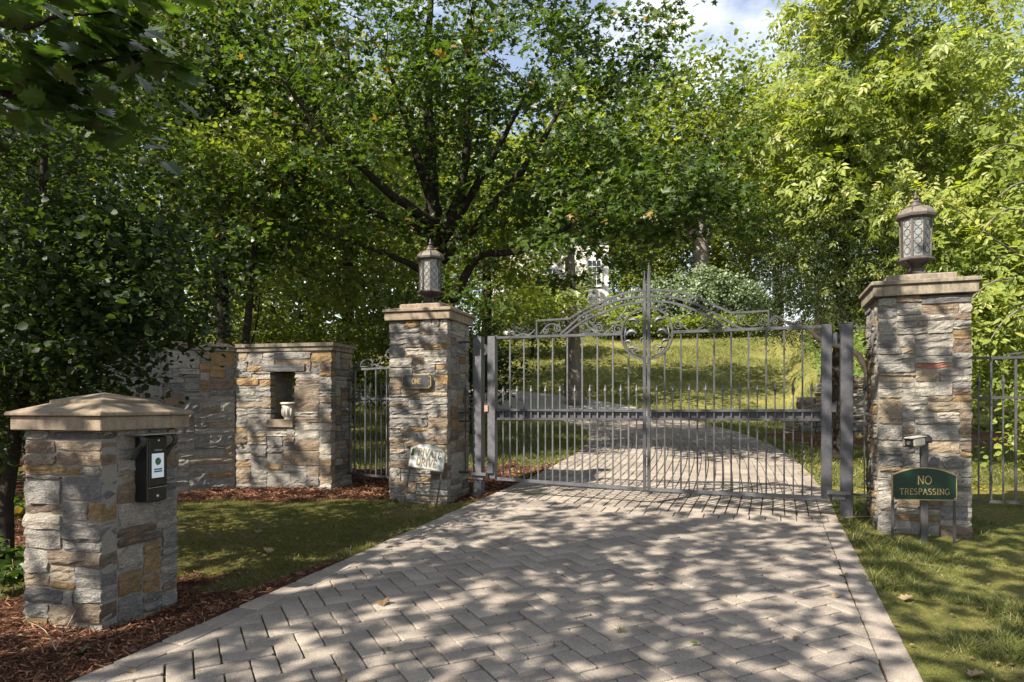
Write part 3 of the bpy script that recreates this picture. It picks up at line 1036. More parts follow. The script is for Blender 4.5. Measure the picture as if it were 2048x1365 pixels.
# ------------------------------------------------------------------ stonework
def ashlar(W, H, rng, holes=(), unit_h=0.034, unit_w=0.05, big=1.0):
    """random ashlar: list of (x, z, w, h) rectangles covering W x H, holes left open"""
    nx, nz = max(2, round(W / unit_w)), max(2, round(H / unit_h))
    uw, uh = W / nx, H / nz
    grid = [[False] * nx for _ in range(nz)]
    for (hx0, hz0, hx1, hz1) in holes:
        for j in range(nz):
            for i in range(nx):
                if hx0 < (i + 0.5) * uw < hx1 and hz0 < (j + 0.5) * uh < hz1: grid[j][i] = True
    out = []
    for j in range(nz):
        i = 0
        while i < nx:
            if grid[j][i]: i += 1; continue
            run = 0
            while i + run < nx and not grid[j][i + run]: run += 1
            w = min(run, rng.choice([3, 4, 4, 5, 6, 6, 7, 8, 9]))
            if run - w in (1,): w = run if run <= 9 else w - 1
            h = rng.choice([1, 2, 2, 2, 2, 3, 3, 4, 4]) if w < 7 else rng.choice([2, 2, 2, 3, 3])
            if rng.random() < 0.10 * big and w >= 4: h = 5
            hh = 1
            while hh < h and j + hh < nz and not any(grid[j + hh][i:i + w]): hh += 1
            if nz - (j + hh) == 1 and not any(grid[j + hh][i:i + w]): hh += 1
            for b in range(j, j + hh):
                for a in range(i, i + w): grid[b][a] = True
            out.append((i * uw, j * uh, w * uw, hh * uh))
            i += w
    return out

def stone_mesh(w, h, depth, rng, joint=0.004, proud=(0.0, 0.016), rough=0.006):
    """split-face stone: x 0..w, z 0..h, face towards -y, back at y = depth"""
    nx = 5 if w > 0.2 else (4 if w > 0.13 else 3)
    nz = 4 if h > 0.085 else 3
    lay = [rng.uniform(-0.005, 0.005) for _ in range(nz + 1)]
    sk = [rng.uniform(-0.010, 0.010) for _ in range(4)]
    j = joint
    pr = rng.uniform(*proud)
    vs = []
    skew = [rng.uniform(-0.004, 0.004) for _ in range(4)]
    for b in range(nz + 1):
        for a in range(nx + 1):
            x = j + (w - 2 * j) * a / nx
            z = j + (h - 2 * j) * b / nz
            z += (sk[0] * (1 - a / nx) + sk[1] * a / nx) * (0.4 if h < 0.09 else 0.7) * (1 if b in (0, nz) else 0.5) * (1 if b == nz else -1)
            x += (sk[2] * (1 - b / nz) + sk[3] * b / nz) * (1 if a == nx else (-1 if a == 0 else 0)) * 0.8
            edge = a in (0, nx) or b in (0, nz)
            corner = a in (0, nx) and b in (0, nz)
            y = -pr + lay[b] + rng.uniform(-rough, rough)
            if edge: y += 0.004
            if corner:
                y += 0.004
                x += 0.004 * (1 if a == 0 else -1); z += 0.003 * (1 if b == 0 else -1)
            if not edge:
                x += rng.uniform(-0.012, 0.012); z += rng.uniform(-0.006, 0.006)
            else:
                if a in (0, nx): x += rng.uniform(-0.004, 0.004)
                if b in (0, nz): z += rng.uniform(-0.0045, 0.0045)
            vs.append((x, y, z))
    fs = []
    row = nx + 1
    for b in range(nz):
        for a in range(nx):
            p = b * row + a
            fs.append((p, p + 1, p + row + 1, p + row))
    ring = [a for a in range(row)] + [b * row + nx for b in range(1, nz + 1)] + [nz * row + a for a in range(nx - 1, -1, -1)] + [b * row for b in range(nz - 1, 0, -1)]
    base = len(vs)
    n = len(ring)
    for (dd, jx) in ((0.40, 0.007), (1.0, 0.0)):
        for r in ring:
            x, y, z = vs[r]
            vs.append((min(max(x, j), w - j) + (rng.uniform(-jx, jx * 0.9) if x < w * 0.5 else rng.uniform(-jx * 0.9, jx)), depth * dd, min(max(z, j), h - j) + rng.uniform(-jx, jx) * 0.4))
    for i in range(n):
        k = (i + 1) % n
        fs.append((ring[i], base + i, base + k, ring[k]))
        fs.append((base + i, base + n + i, base + n + k, base + k))
    fs.append(tuple(base + n + i for i in range(n)))
    return vs, fs

def lay_stones(root, face, W, H, seed, depth=0.11, uh=0.030, uw=0.05, holes=(), merged=None, red=None, big=1.0, proud=(0.0, 0.016)):
    """face: 4x4 matrix from stone space (x along the face, -y outwards, z up) to root space"""
    rng = random.Random(seed)
    rects = ashlar(W, H, rng, holes, uh, uw, big=big)
    red_i = min(range(len(rects)), key=lambda i: abs(rects[i][0] - red[0]) + 2 * abs(rects[i][1] - red[1]) - 0.8 * rects[i][2]) if red else -1
    for i, (x, z, w, h) in enumerate(rects):
        vs, fs = stone_mesh(w, h, depth, rng, proud=proud)
        if merged is not None:
            merged.add([face @ Vector((vx + x, vy, vz + z)) for vx, vy, vz in vs], fs)
            continue
        c = face @ Vector((x + w / 2, 0, z + h / 2))
        R3 = face.to_3x3()
        me = bpy.data.meshes.new('stone')
        me.from_pydata([R3 @ Vector((vx - w / 2, vy, vz - h / 2)) for vx, vy, vz in vs], [], fs)
        me.materials.append(STONE_RED if i == red_i else pick_stone(rng))
        obj_from_mesh('stone', me, root, c)

def face_m(origin, xdir, outward):
    x = Vector(xdir).normalized(); y = -Vector(outward).normalized(); z = Vector((0, 0, 1))
    m_ = Matrix((x, y, z)).transposed().to_4x4()
    m_.translation = Vector(origin)
    return m_

def square_cap(root, cx, cy, half, z0, fascia=0.10, lip=0.04, over=0.022, mat=None, ped=0.29):
    mb = MB()
    mb.cbox((cx, cy, z0 + fascia / 2), (2 * half, 2 * half, fascia), 0.006)
    mb.cbox((cx, cy, z0 + fascia + lip / 2 + 0.0005), (2 * (half + over), 2 * (half + over), lip), 0.007)
    # gentle wash up to the pedestal
    a, b = half + over - 0.008, ped + 0.01
    z1, z2 = z0 + fascia + lip + 0.001, z0 + fascia + lip + 0.026
    vs = [(cx + sx * a, cy + sy * a, z1) for sx, sy in ((-1, -1), (1, -1), (1, 1), (-1, 1))] + [(cx + sx * b, cy + sy * b, z2) for sx, sy in ((-1, -1), (1, -1), (1, 1), (-1, 1))]
    mb.add(vs, [(0, 1, 5, 4), (1, 2, 6, 5), (2, 3, 7, 6), (3, 0, 4, 7), (4, 5, 6, 7)])
    cap = mb.build('cap', mat or M_CAP, root)
    pb = MB()
    pb.cbox((cx, cy, z0 + fascia + lip + 0.045), (2 * ped, 2 * ped, 0.062), 0.010)
    pb.build('lamp_pedestal', mat or M_CAP, root)
    return z0 + fascia + lip + 0.076

def yaw_frame(yaw_deg):
    a = R(yaw_deg)
    return Vector((math.cos(a), -math.sin(a), 0)), Vector((math.sin(a), math.cos(a), 0))

PIER_W = 0.76
def gate_pier(corner, yaw_deg, side, base_z, label, seed, red=None, capmat=None):
    """corner: nearest corner on the drive side; side=-1 when the pier lies left of it, +1 right of it"""
    r, b = yaw_frame(yaw_deg)
    c = Vector((corner[0], corner[1], 0)) + r * (side * PIER_W / 2) + b * (PIER_W / 2)
    root = empty('gate_pier', (c.x, c.y, base_z), -R(yaw_deg), label, 'gate pier', 'stone piers flanking the driveway gate')
    H = 2.46 - base_z + 0.12
    hw = PIER_W / 2
    core = MB().box((0, 0, H / 2 - 0.13), (PIER_W - 0.012, PIER_W - 0.012, H - 0.004))
    core.build('mortar', M_MORTAR, root)
    d = 0.115
    lay_stones(root, face_m((-hw, -hw, -0.12), (1, 0, 0), (0, -1, 0)), PIER_W, H, seed, d, red=red)
    sd = PIER_W - d - 0.004
    if side < 0:      # right flank faces the drive
        lay_stones(root, face_m((hw, -hw + d + 0.002, -0.12), (0, 1, 0), (1, 0, 0)), sd, H, seed + 1, d)
        hid = face_m((-hw, hw, -0.12), (0, -1, 0), (-1, 0, 0))
    else:
        lay_stones(root, face_m((-hw, hw, -0.12), (0, -1, 0), (-1, 0, 0)), sd, H, seed + 1, d)
        hid = face_m((hw, -hw + d + 0.002, -0.12), (0, 1, 0), (1, 0, 0))
    back = MB()
    lay_stones(None, hid, sd, H, seed + 2, 0.03, merged=back)
    lay_stones(None, face_m((hw - d - 0.002, hw, -0.12), (-1, 0, 0), (0, 1, 0)), PIER_W - 2 * d, H, seed + 3, 0.03, merged=back)
    o = back.build('rear_stonework', STONES[0][0], root)
    o['kind'] = 'stuff'
    top = square_cap(root, 0, 0, 0.425, H - 0.12, mat=capmat)
    return root, c, base_z + top, r, b

C_L, C_R = (-0.77, 8.05), (3.47, 6.40)
pier_l, pl_c, pl_top, pl_r, pl_b = gate_pier(C_L, 16.0, -1, 0.275, 'left stone gate pier with the black ONE plaque and the leaning PRIVATE DRIVE sign', 21)
pier_r, pr_c, pr_top, pr_r, pr_b = gate_pier(C_R, 20.5, 1, 0.265, 'right stone gate pier with a long red stone, behind the NO TRESPASSING sign', 57, red=(0.45, 1.62), capmat=M_CAPG)

# ---- intercom pillar, front left
r0, b0 = yaw_frame(16.0)
PCW = 0.60
ip_c = Vector((-2.42, 3.98, 0)) - r0 * (PCW / 2) + b0 * (PCW / 2)
ip = empty('intercom_pillar', (ip_c.x, ip_c.y, 0.125), -R(16.0), 'short stone pillar in the mulch with a hipped cap and a black entry intercom on its side', 'pillar')
ipH = 1.29 - 0.125
MB().box((0, 0, ipH / 2 - 0.06), (PCW - 0.012, PCW - 0.012, ipH + 0.11)).build('mortar', M_MORTAR, ip)
hw = PCW / 2
lay_stones(ip, face_m((-hw, -hw, -0.10), (1, 0, 0), (0, -1, 0)), PCW, ipH + 0.10, 91, 0.11, big=1.6)
lay_stones(ip, face_m((hw, -hw + 0.112, -0.10), (0, 1, 0), (1, 0, 0)), PCW - 0.114, ipH + 0.10, 92, 0.11, big=1.2)
bk = MB()
lay_stones(None, face_m((hw - 0.115, hw, -0.10), (-1, 0, 0), (0, 1, 0)), PCW - 0.23, ipH + 0.1, 93, 0.03, merged=bk)
lay_stones(None, face_m((-hw, hw, -0.10), (0, -1, 0), (-1, 0, 0)), PCW - 0.114, ipH + 0.1, 94, 0.03, merged=bk)
o = bk.build('rear_stonework', STONES[0][0], ip); o['kind'] = 'stuff'
mb = MB()
z0 = ipH
mb.cbox((0, 0, z0 + 0.043), (0.70, 0.70, 0.086), 0.005)
mb.cbox((0, 0, z0 + 0.086 + 0.012), (0.745, 0.745, 0.022), 0.005)
def frustum(mb, a, z1, b, z2):
    vs = [(sx * a, sy * a, z1) for sx, sy in ((-1, -1), (1, -1), (1, 1), (-1, 1))] + [(sx * b, sy * b, z2) for sx, sy in ((-1, -1), (1, -1), (1, 1), (-1, 1))]
    mb.add(vs, [(0, 1, 5, 4), (1, 2, 6, 5), (2, 3, 7, 6), (3, 0, 4, 7), (4, 5, 6, 7), (3, 2, 1, 0)])
frustum(mb, 0.368, z0 + 0.1095, 0.20, z0 + 0.168)
mb.build('cap', M_CAP, ip)
mb = MB()
mb.cbox((0, 0, z0 + 0.172), (0.42, 0.42, 0.022), 0.003)
frustum(mb, 0.207, z0 + 0.1835, 0.004, z0 + 0.232)
mb.build('cap_crown', M_CAP, ip)

# ---- intercom on the pillar's right flank (it hangs on the pillar: a thing of its own)
yb0, yb1 = -hw + 0.238, -hw + 0.398
ic_off = ip_c + r0 * (hw + 0.02) + b0 * ((yb0 + yb1) / 2)
ic = empty('entry_intercom', (ic_off.x, ic_off.y, 0.834), -R(16.0), 'black wall mounted entry intercom with a white screen on the short pillar', 'intercom')
bw, bh, bd = 0.16, 0.412, 0.10
MB().cbox((bd / 2 - 0.02, 0, bh / 2), (bd, bw, bh), 0.006).build('housing', M_BLACK, ic)
fx = bd - 0.02
MB().cbox((fx + 0.003, 0, bh / 2 + 0.045), (0.008, bw - 0.016, bh - 0.11), 0.003).build('front_panel', M_BLACK, ic)
sc = MB().box((fx + 0.0085, -0.006, 0.228), (0.004, 0.094, 0.152)).build('screen', M_SCREEN, ic)
eb = MB()
eb.lathe([(0.024, 0), (0.022, 0.002)], 18)
em = bpy.data.objects.new('emblem', eb.mesh('emblem', M_EMBLEM)); link(em, sc)
em.rotation_euler = (0, R(90), 0); em.location = (fx + 0.0105, -0.006, 0.254)
for zz in (0.205, 0.191):
    MB().box((fx + 0.0112, -0.006, zz), (0.0012, 0.064, 0.009)).build('button_bar', M_BLUE, sc)
for zz, rr in ((0.385, 0.008), (0.035, 0.011)):
    lb = MB().lathe([(rr, 0), (rr, 0.004), (rr * 0.7, 0.007)], 14)
    k_ = bpy.data.objects.new('call_button', lb.mesh('call_button', M_STEEL, True)); link(k_, ic)
    k_.rotation_euler = (0, R(90), 0); k_.location = (fx + (0.007 if zz > 0.1 else 0.0), 0.0, zz)
fp = MB()
for (a0, a1, c0_, c1_) in ((-0.024, 0.024, 0.122, 0.126), (-0.024, 0.024, 0.154, 0.158)):
    fp.box((fx + 0.0085, (a0 + a1) / 2, (c0_ + c1_) / 2), (0.003, a1 - a0, c1_ - c0_))
for yy in (-0.024, 0.024): fp.box((fx + 0.0085, yy, 0.14), (0.003, 0.004, 0.034))
fp.build('reader_outline', M_IRON_D, ic)
MB().box((fx + 0.002, 0, 0.091), (0.004, bw - 0.012, 0.003)).build('seam_strip', M_STEEL, ic)
tcv = bpy.data.curves.new('lettering', 'FONT')
tcv.body = 'LiftMaster'; tcv.size = 0.0155; tcv.align_x = 'CENTER'; tcv.extrude = 0.0006
tcv.materials.append(M_SIGNW)
to = bpy.data.objects.new('lettering', tcv); link(to, ic)
bpy.context.view_layer.update()
tme = bpy.data.meshes.new_from_object(to.evaluated_get(bpy.context.evaluated_depsgraph_get()))
bpy.data.objects.remove(to)
to = obj_from_mesh('lettering', tme, ic, (fx + 0.0076, 0.0, 0.320), (R(90), 0, R(90)))
hd = MB()
hd.box((0.035, 0, bh + 0.014), (0.15, bw + 0.15, 0.006))
hd.build('hood_plate', M_STEEL, ic)
for sy in (-1, 1):
    br = MB()
    yy = sy * (bw / 2 + 0.05)
    br.ribbon([Vector((0.005, yy, bh + 0.008)), Vector((0.085, yy, bh + 0.008)), Vector((0.10, yy, bh - 0.02)), Vector((0.09, yy, bh - 0.05)), Vector((0.055, yy, bh - 0.075)), Vector((0.015, yy, bh - 0.14))], 0.012, 0.035, (0, 1, 0))
    br.build('bracket', M_IRON_D, ic)

# ---- curved boundary wall on the left with its niche
wc = Vector((-2.38, 8.90, 0))
wa = Vector((-0.975, 0.222, 0)).normalized()          # along the first panel, leftwards
wb = Vector((-0.82, -0.57, 0)).normalized()           # second panel, turning towards the street
wall = empty('boundary_wall', (wc.x, wc.y, 0.31), 0, 'long grey stone garden wall with a small window niche, left of the small gate', 'wall')
wall_root = wc + Vector((0, 0, 0.31))
T_W = 0.60
def wl(p): return Vector((p.x - wc.x, p.y - wc.y, p.z))
LEN1 = 1.43
na = Vector((wa.y, -wa.x, 0))
if na.y > 0: na = -na
nb = Vector((wb.y, -wb.x, 0))
if nb.y > 0: nb = -nb
H_W = 1.845 + 0.14
# niche position along panel 1, measured from the photograph
def along1(px, y_off=0.0):
    k = (px - CX) / F_PX
    return (wc.x - k * wc.y) / (k * wa.y - wa.x)
n0, n1 = along1(588), along1(538)
nz0 = (CAM_Z - (846 - HZ) * 9.1 / F_PX) - 0.31
nz1 = (CAM_Z - (744 - HZ) * 9.1 / F_PX) - 0.31
hole = (LEN1 - n1 - 0.0, nz0 + 0.14, LEN1 - n0, nz1 + 0.14)
f1 = face_m(wl(wc + wa * LEN1) + Vector((0, 0, -0.14)), -wa, na)
lintel = (hole[0] - 0.10, hole[3], hole[2] + 0.16, hole[3] + 0.10)
lay_stones(wall, f1, LEN1, H_W, 133, 0.12, holes=[hole, lintel], big=1.4, uh=0.038, uw=0.06)
mb = MB()
lx0, lz0, lx1, lz1 = lintel
vs, fs = stone_mesh(lx1 - lx0, lz1 - lz0, 0.16, random.Random(4), proud=(0.02, 0.022), rough=0.003)
mb.add([f1 @ Vector((x + lx0, y, z + lz0)) for x, y, z in vs], fs).build('lintel', STONES[5][0], wall)
# core of panel 1 around the opening
def wall_core(mb, fm, x0, x1, z0, z1, t0=0.006, t1=T_W):
    vs = [fm @ Vector(p) for p in ((x0, t0, z0), (x1, t0, z0), (x1, t0, z1), (x0, t0, z1), (x0, t1, z0), (x1, t1, z0), (x1, t1, z1), (x0, t1, z1))]
    mb.add(vs, [(0, 1, 2, 3), (7, 6, 5, 4), (0, 4, 5, 1), (1, 5, 6, 2), (2, 6, 7, 3), (3, 7, 4, 0)])
core = MB()
hx0, hz0, hx1, hz1 = hole
wall_core(core, f1, 0.0, hx0 - 0.03, 0, H_W)
wall_core(core, f1, hx1 + 0.03, LEN1 - 0.02, 0, H_W)
wall_core(core, f1, hx0 - 0.03, hx1 + 0.03, 0, hz0 - 0.02)
wall_core(core, f1, hx0 - 0.03, hx1 + 0.03, hz1 + 0.02, H_W)
core.build('mortar', M_MORTAR, wall)
# reveals of the niche
rev = face_m(f1 @ Vector((hx0, 0.0, hz0)), na * -1, -wa)
lay_stones(wall, face_m(f1 @ Vector((hx0, 0.125, hz0)), -na, -wa), T_W - 0.13, hz1 - hz0, 77, 0.028, proud=(0.0, 0.01))
lay_stones(wall, face_m(f1 @ Vector((hx1, T_W, hz0)), na, wa), T_W - 0.13, hz1 - hz0, 78, 0.028, proud=(0.0, 0.01))
# end of the wall facing the small gate
lay_stones(wall, face_m(f1 @ Vector((LEN1, 0.122, 0)), -na, -wa), T_W - 0.124, H_W, 79, 0.10, big=0.8)
# sill slab
mb = MB()
vs = [f1 @ Vector(p) for p in ((hx0 - 0.015, -0.035, hz0 - 0.055), (hx1 + 0.0, -0.035, hz0 - 0.055), (hx1 + 0.0, T_W - 0.02, hz0 - 0.055), (hx0 - 0.015, T_W - 0.02, hz0 - 0.055), (hx0 - 0.015, -0.035, hz0 + 0.045), (hx1 + 0.0, -0.035, hz0 + 0.045), (hx1, T_W - 0.02, hz0 + 0.045), (hx0 - 0.015, T_W - 0.02, hz0 + 0.045))]
mb.add(vs, [(0, 1, 2, 3), (7, 6, 5, 4), (0, 4, 5, 1), (1, 5, 6, 2), (2, 6, 7, 3), (3, 7, 4, 0)]).build('sill', M_CAP, wall)
# second panel
LEN2 = 1.9
p2 = wc + wa * LEN1
f2 = face_m(wl(p2 + wb * LEN2) + Vector((0, 0, -0.14)), -wb, nb)
VIS2 = 1.15
f2v = f2 @ Matrix.Translation((LEN2 - VIS2, 0, 0))
lay_stones(wall, f2v, VIS2 - 0.012, H_W, 171, 0.12, big=1.4, uh=0.040, uw=0.062)
bk = MB()
lay_stones(None, f2, LEN2 - VIS2, H_W, 172, 0.12, merged=bk, uh=0.040, uw=0.062)
o = bk.build('shrouded_stonework', STONES[0][0], wall); o['kind'] = 'stuff'
core = MB()
wall_core(core, f2, 0, LEN2 - 0.005, 0, H_W, 0.006, 0.4)
core.build('mortar', M_MORTAR, wall)
bk = MB()
lay_stones(None, face_m(f1 @ Vector((LEN1, T_W, 0)), wa, -na), LEN1, H_W, 173, 0.03, holes=[(LEN1 - hx1, hz0, LEN1 - hx0, hz1)], merged=bk)
o = bk.build('rear_stonework', STONES[0][0], wall); o['kind'] = 'stuff'
# coping: two stepped slabs per panel
def coping(fm, x0, x1, y0, y1):
    mb = MB()
    for (z, t, ov) in ((H_W + 0.002, 0.055, 0.022), (H_W + 0.0585, 0.045, 0.042)):
        vs = [fm @ Vector(p) for p in ((x0 - ov, y0 - ov, z), (x1 + ov, y0 - ov, z), (x1 + ov, y1 + ov, z), (x0 - ov, y1 + ov, z), (x0 - ov, y0 - ov, z + t), (x1 + ov, y0 - ov, z + t), (x1 + ov, y1 + ov, z + t), (x0 - ov, y1 + ov, z + t))]
        mb.add(vs, [(3, 2, 1, 0), (4, 5, 6, 7), (0, 1, 5, 4), (1, 2, 6, 5), (2, 3, 7, 6), (3, 0, 4, 7)])
    return mb
coping(f1, 0.02, LEN1, 0, T_W).build('coping', M_CAPG, wall)
c2 = coping(f2, 0.0, LEN2 - 0.03, 0, 0.4)
c2.v = [(x, y, z + 0.003) for x, y, z in c2.v]
c2.build('coping', M_CAPG, wall)

# ---- urn in the niche
uc = wc + wa * ((n0 + n1) / 2 - 0.055)
uc = uc - na * 0.11
urn_z = 0.31 - 0.14 + hz0 + 0.046
urn = empty('urn', (uc.x, uc.y, urn_z), 0, 'small pale fluted cement urn standing in the niche of the stone wall', 'urn')
US = 0.245 / 0.25
prof = [(0.060, 0), (0.068, 0.008), (0.062, 0.022), (0.085, 0.045), (0.098, 0.10), (0.103, 0.16), (0.108, 0.195)]
mb = MB().lathe([(r_ * US, z_ * US) for r_, z_ in prof], 24)
for k in range(12):
    t = 2 * math.pi * k / 12
    mb.tube([Vector((math.cos(t) * r_, math.sin(t) * r_, z_)) for r_, z_ in ((0.072, 0.035), (0.090, 0.06), (0.099, 0.10), (0.103, 0.15))], [0.009, 0.012, 0.011, 0.005], 5)
mb.build('bowl', M_URN, urn, True)
MB().lathe([(0.108 * US, 0.193), (0.126 * US, 0.205), (0.130 * US, 0.218), (0.122 * US, 0.23), (0.095 * US, 0.23), (0.09 * US, 0.20)], 24).build('rim', M_URN, urn, True)
MB().lathe([(0.075, 0.0), (0.075, 0.0045)], 16).build('foot', M_URN, urn)

# ------------------------------------------------------------------ lanterns
def lantern(c, ztop, yaw, label):
    t = empty('lantern', (c.x, c.y, ztop), yaw, label, 'lantern', 'lanterns on the gate piers')
    n, ro = 8, math.pi / 8
    MB().lathe([(0.150, 0.0), (0.150, 0.022), (0.128, 0.040), (0.105, 0.050), (0.062, 0.066)], n, (0, 0, 0), ro).build('foot', M_LEAD, t)
    MB().lathe([(0.060, 0.064), (0.052, 0.085), (0.048, 0.10), (0.075, 0.125), (0.125, 0.150), (0.150, 0.166)], n, (0, 0, 0), ro).build('neck', M_LEAD, t)
    sl = MB()
    for k in range(4):
        a = math.pi / 4 + k * math.pi / 2
        sl.ribbon([Vector((math.cos(a) * r_, math.sin(a) * r_, z_)) for r_, z_ in ((0.10, 0.050), (0.085, 0.075), (0.07, 0.095), (0.075, 0.115), (0.10, 0.13), (0.135, 0.152))], 0.014, 0.012, (-math.sin(a), math.cos(a), 0))
    sl.build('scroll_bracket', M_LEAD, t)
    MB().lathe([(0.165, 0.165), (0.172, 0.176), (0.150, 0.196), (0.134, 0.205)], n, (0, 0, 0), ro).build('gallery', M_LEAD, t)
    R0, R1, z0, z1 = 0.128, 0.136, 0.205, 0.575
    for k in range(n):
        a0, a1 = ro + 2 * math.pi * k / n, ro + 2 * math.pi * (k + 1) / n
        q = [Vector((math.cos(a) * r_ * 0.985, math.sin(a) * r_ * 0.985, z)) for (a, r_, z) in ((a0, R0, z0), (a1, R0, z0), (a1, R1, z1), (a0, R1, z1))]
        nrm = (q[1] - q[0]).cross(q[3] - q[0]).normalized()
        pane = MB()
        pane.add(q + [p_ - nrm * 0.004 for p_ in q], [(0, 1, 2, 3), (7, 6, 5, 4), (0, 4, 5, 1), (1, 5, 6, 2), (2, 6, 7, 3), (3, 7, 4, 0)])
        po = pane.build('pane', M_GLASS, t)
        # leaded hexagon cames on the pane
        def uv(u, v_):
            lo_ = q[0].lerp(q[1], u); hi_ = q[3].lerp(q[2], u)
            return lo_.lerp(hi_, v_) + nrm * 0.002
        cm = MB()
        for i in range(4):
            v0 = 0.06 + i * 0.235
            pts = [(0.5, v0), (0.22, v0 + 0.05), (0.22, v0 + 0.155), (0.5, v0 + 0.205), (0.78, v0 + 0.155), (0.78, v0 + 0.05), (0.5, v0)]
            for a_, b_ in zip(pts, pts[1:]): cm.bar(uv(*a_), uv(*b_), 0.0042, 0.004, nrm)
            if i < 3: cm.bar(uv(0.5, v0 + 0.205), uv(0.5, v0 + 0.235), 0.0042, 0.004, nrm)
            for vv in (v0 + 0.10,):
                cm.bar(uv(0.0, vv), uv(0.22, vv), 0.0042, 0.004, nrm); cm.bar(uv(0.78, vv), uv(1.0, vv), 0.0042, 0.004, nrm)
        cm.build('lead_came', M_LEAD, po)
        rb = MB().bar(Vector((math.cos(a0) * R0, math.sin(a0) * R0, z0)), Vector((math.cos(a0) * R1, math.sin(a0) * R1, z1)), 0.017, 0.017, (math.cos(a0), math.sin(a0), 0))
        rb.build('corner_rib', M_LEAD, t)
    MB().lathe([(0.140, 0.574), (0.158, 0.584), (0.176, 0.592), (0.178, 0.612), (0.170, 0.622)], n, (0, 0, 0), ro).build('eave', M_LEAD, t)
    MB().lathe([(0.165, 0.621), (0.158, 0.640), (0.135, 0.668), (0.105, 0.690), (0.062, 0.702)], n, (0, 0, 0), ro).build('roof', M_LEAD_TOP, t)
    rr = MB()
    for k in range(n):
        a = ro + 2 * math.pi * k / n
        rr.tube([Vector((math.cos(a) * r_, math.sin(a) * r_, z_)) for r_, z_ in ((0.168, 0.622), (0.160, 0.642), (0.137, 0.670), (0.106, 0.692), (0.064, 0.704))], 0.006, 5)
    rr.build('roof_rib', M_LEAD, t)
    MB().lathe([(0.064, 0.700), (0.070, 0.712), (0.052, 0.722), (0.044, 0.745), (0.052, 0.752), (0.030, 0.765), (0.014, 0.772)], 16).build('crown', M_LEAD, t, True)
    MB().lathe([(0.012, 0.770), (0.022, 0.785), (0.024, 0.797), (0.010, 0.812), (0.014, 0.822), (0.004, 0.860)], 12).build('finial', M_LEAD, t, True)
    # candle tubes inside
    cd = MB()
    for k in range(3):
        a = 2 * math.pi * k / 3
        cd.lathe([(0.013, 0.206), (0.013, 0.36), (0.009, 0.37), (0.016, 0.40), (0.004, 0.45)], 8, (math.cos(a) * 0.045, math.sin(a) * 0.045, 0))
    cd.build('bulb', M_SIGNW, t, True)
    return t
lantern(pl_c, pl_top, -R(16), 'bronze lantern with leaded glass standing on the left gate pier')
lantern(pr_c, pr_top, -R(20.5), 'bronze lantern with leaded glass standing on the right gate pier')
# ------------------------------------------------------------------ the driveway gate
GO = Vector((-0.41, 8.33, 0)); GE = Vector((3.39, 6.84, 0))
GU = (GE - GO).normalized(); GL = (GE - GO).length
GYAW = math.atan2(GU.y, GU.x)
def gp(px, py):
    """measured photo position on the gate's plane -> (distance from the left post, height)"""
    k = (px - CX) / F_PX
    s = (GO.y * k - GO.x) / (GU.x - GU.y * k)
    Y = GO.y + GU.y * s
    return s, CAM_Z - (py - HZ) * Y / F_PX
GZ0 = 0.45
def gate_root(name, s, z, **kw):
    p = GO + GU * s
    return empty(name, (p.x, p.y, z), GYAW, **kw)

# hinge posts, set in the ground
def gate_post(s, base_z, top_z, label):
    t = gate_root('gate_post', s, base_z, label=label, cat='gate post', group='steel posts carrying the driveway gate')
    MB().cbox((0, 0, (top_z - base_z) / 2 - 0.06), (0.115, 0.115, top_z - base_z + 0.12), 0.004).build('post', M_IRON_SUN if s < 1 else M_IRON, t)
    MB().cbox((0, 0, top_z - base_z + 0.004), (0.121, 0.121, 0.010), 0.002).build('post_cap', M_IRON, t)
    return t
S_L, S_R = 0.0, GL
post_l = gate_post(S_L, 0.245, gp(952, 676)[1], 'grey square steel gate post beside the left stone pier')
post_r = gate_post(S_R, 0.285, gp(1695, 648)[1], 'grey square steel gate post beside the right stone pier')

S_HL, S_HR = 0.185, GL - 0.185           # hinge stiles
S_MID = gp(1293.5, 700)[0]
Z_BOT, Z_TOP = 0.505, gp(1290, 668)[1]
def side_z(s, zl, zr): return zl + (zr - zl) * (s - S_HL) / (S_HR - S_HL)

BARW = 0.0185
pick_me = None
def spear_mesh(h):
    mb = MB()
    mb.box((0, 0, h / 2), (0.0125, 0.0125, h))
    mb.box((0, 0, h - 0.008), (0.024, 0.024, 0.012)).box((0, 0, h + 0.012), (0.020, 0.020, 0.010))
    mb.lathe([(0.010, h), (0.014, h + 0.028), (0.019, h + 0.045), (0.012, h + 0.07), (0.002, h + 0.115)], 6)
    return mb.mesh('spear_bar', M_IRON)

def scroll_pts(c, r0, r1, a0, turns, n=26):
    """flat spiral in the gate plane: centre (x, z), radius r0 -> r1 from angle a0"""
    out = []
    for i in range(n + 1):
        t = i / n
        a = a0 + turns * 2 * math.pi * t
        r_ = r0 + (r1 - r0) * t ** 0.8
        out.append(Vector((c[0] + r_ * math.cos(a), 0, c[1] + r_ * math.sin(a))))
    return out

def leaf_curl(mb, p, ang, size, flip=1):
    """small acanthus leaf: a ribbed curled blade lying in the gate plane"""
    n = 9
    c = []
    for i in range(n + 1):
        t = i / n
        a = ang + flip * (t ** 1.5) * 2.6
        c.append((t, a))
    pts, w = [], []
    q = Vector(p)
    for i, (t, a) in enumerate(c):
        pts.append(q.copy())
        w.append(size * (0.10 + 0.55 * math.sin(math.pi * min(t * 1.1, 1)) * (0.82 if i % 2 else 1.15)))
        q = q + Vector((math.cos(a), -0.10 * math.sin(math.pi * t), math.sin(a))) * size * 1.9 / n
    mb.ribbon(pts, w, 0.010)
    mb.tube([v_ + Vector((0, -0.008, 0)) for v_ in pts], [0.006] * len(pts), 5)

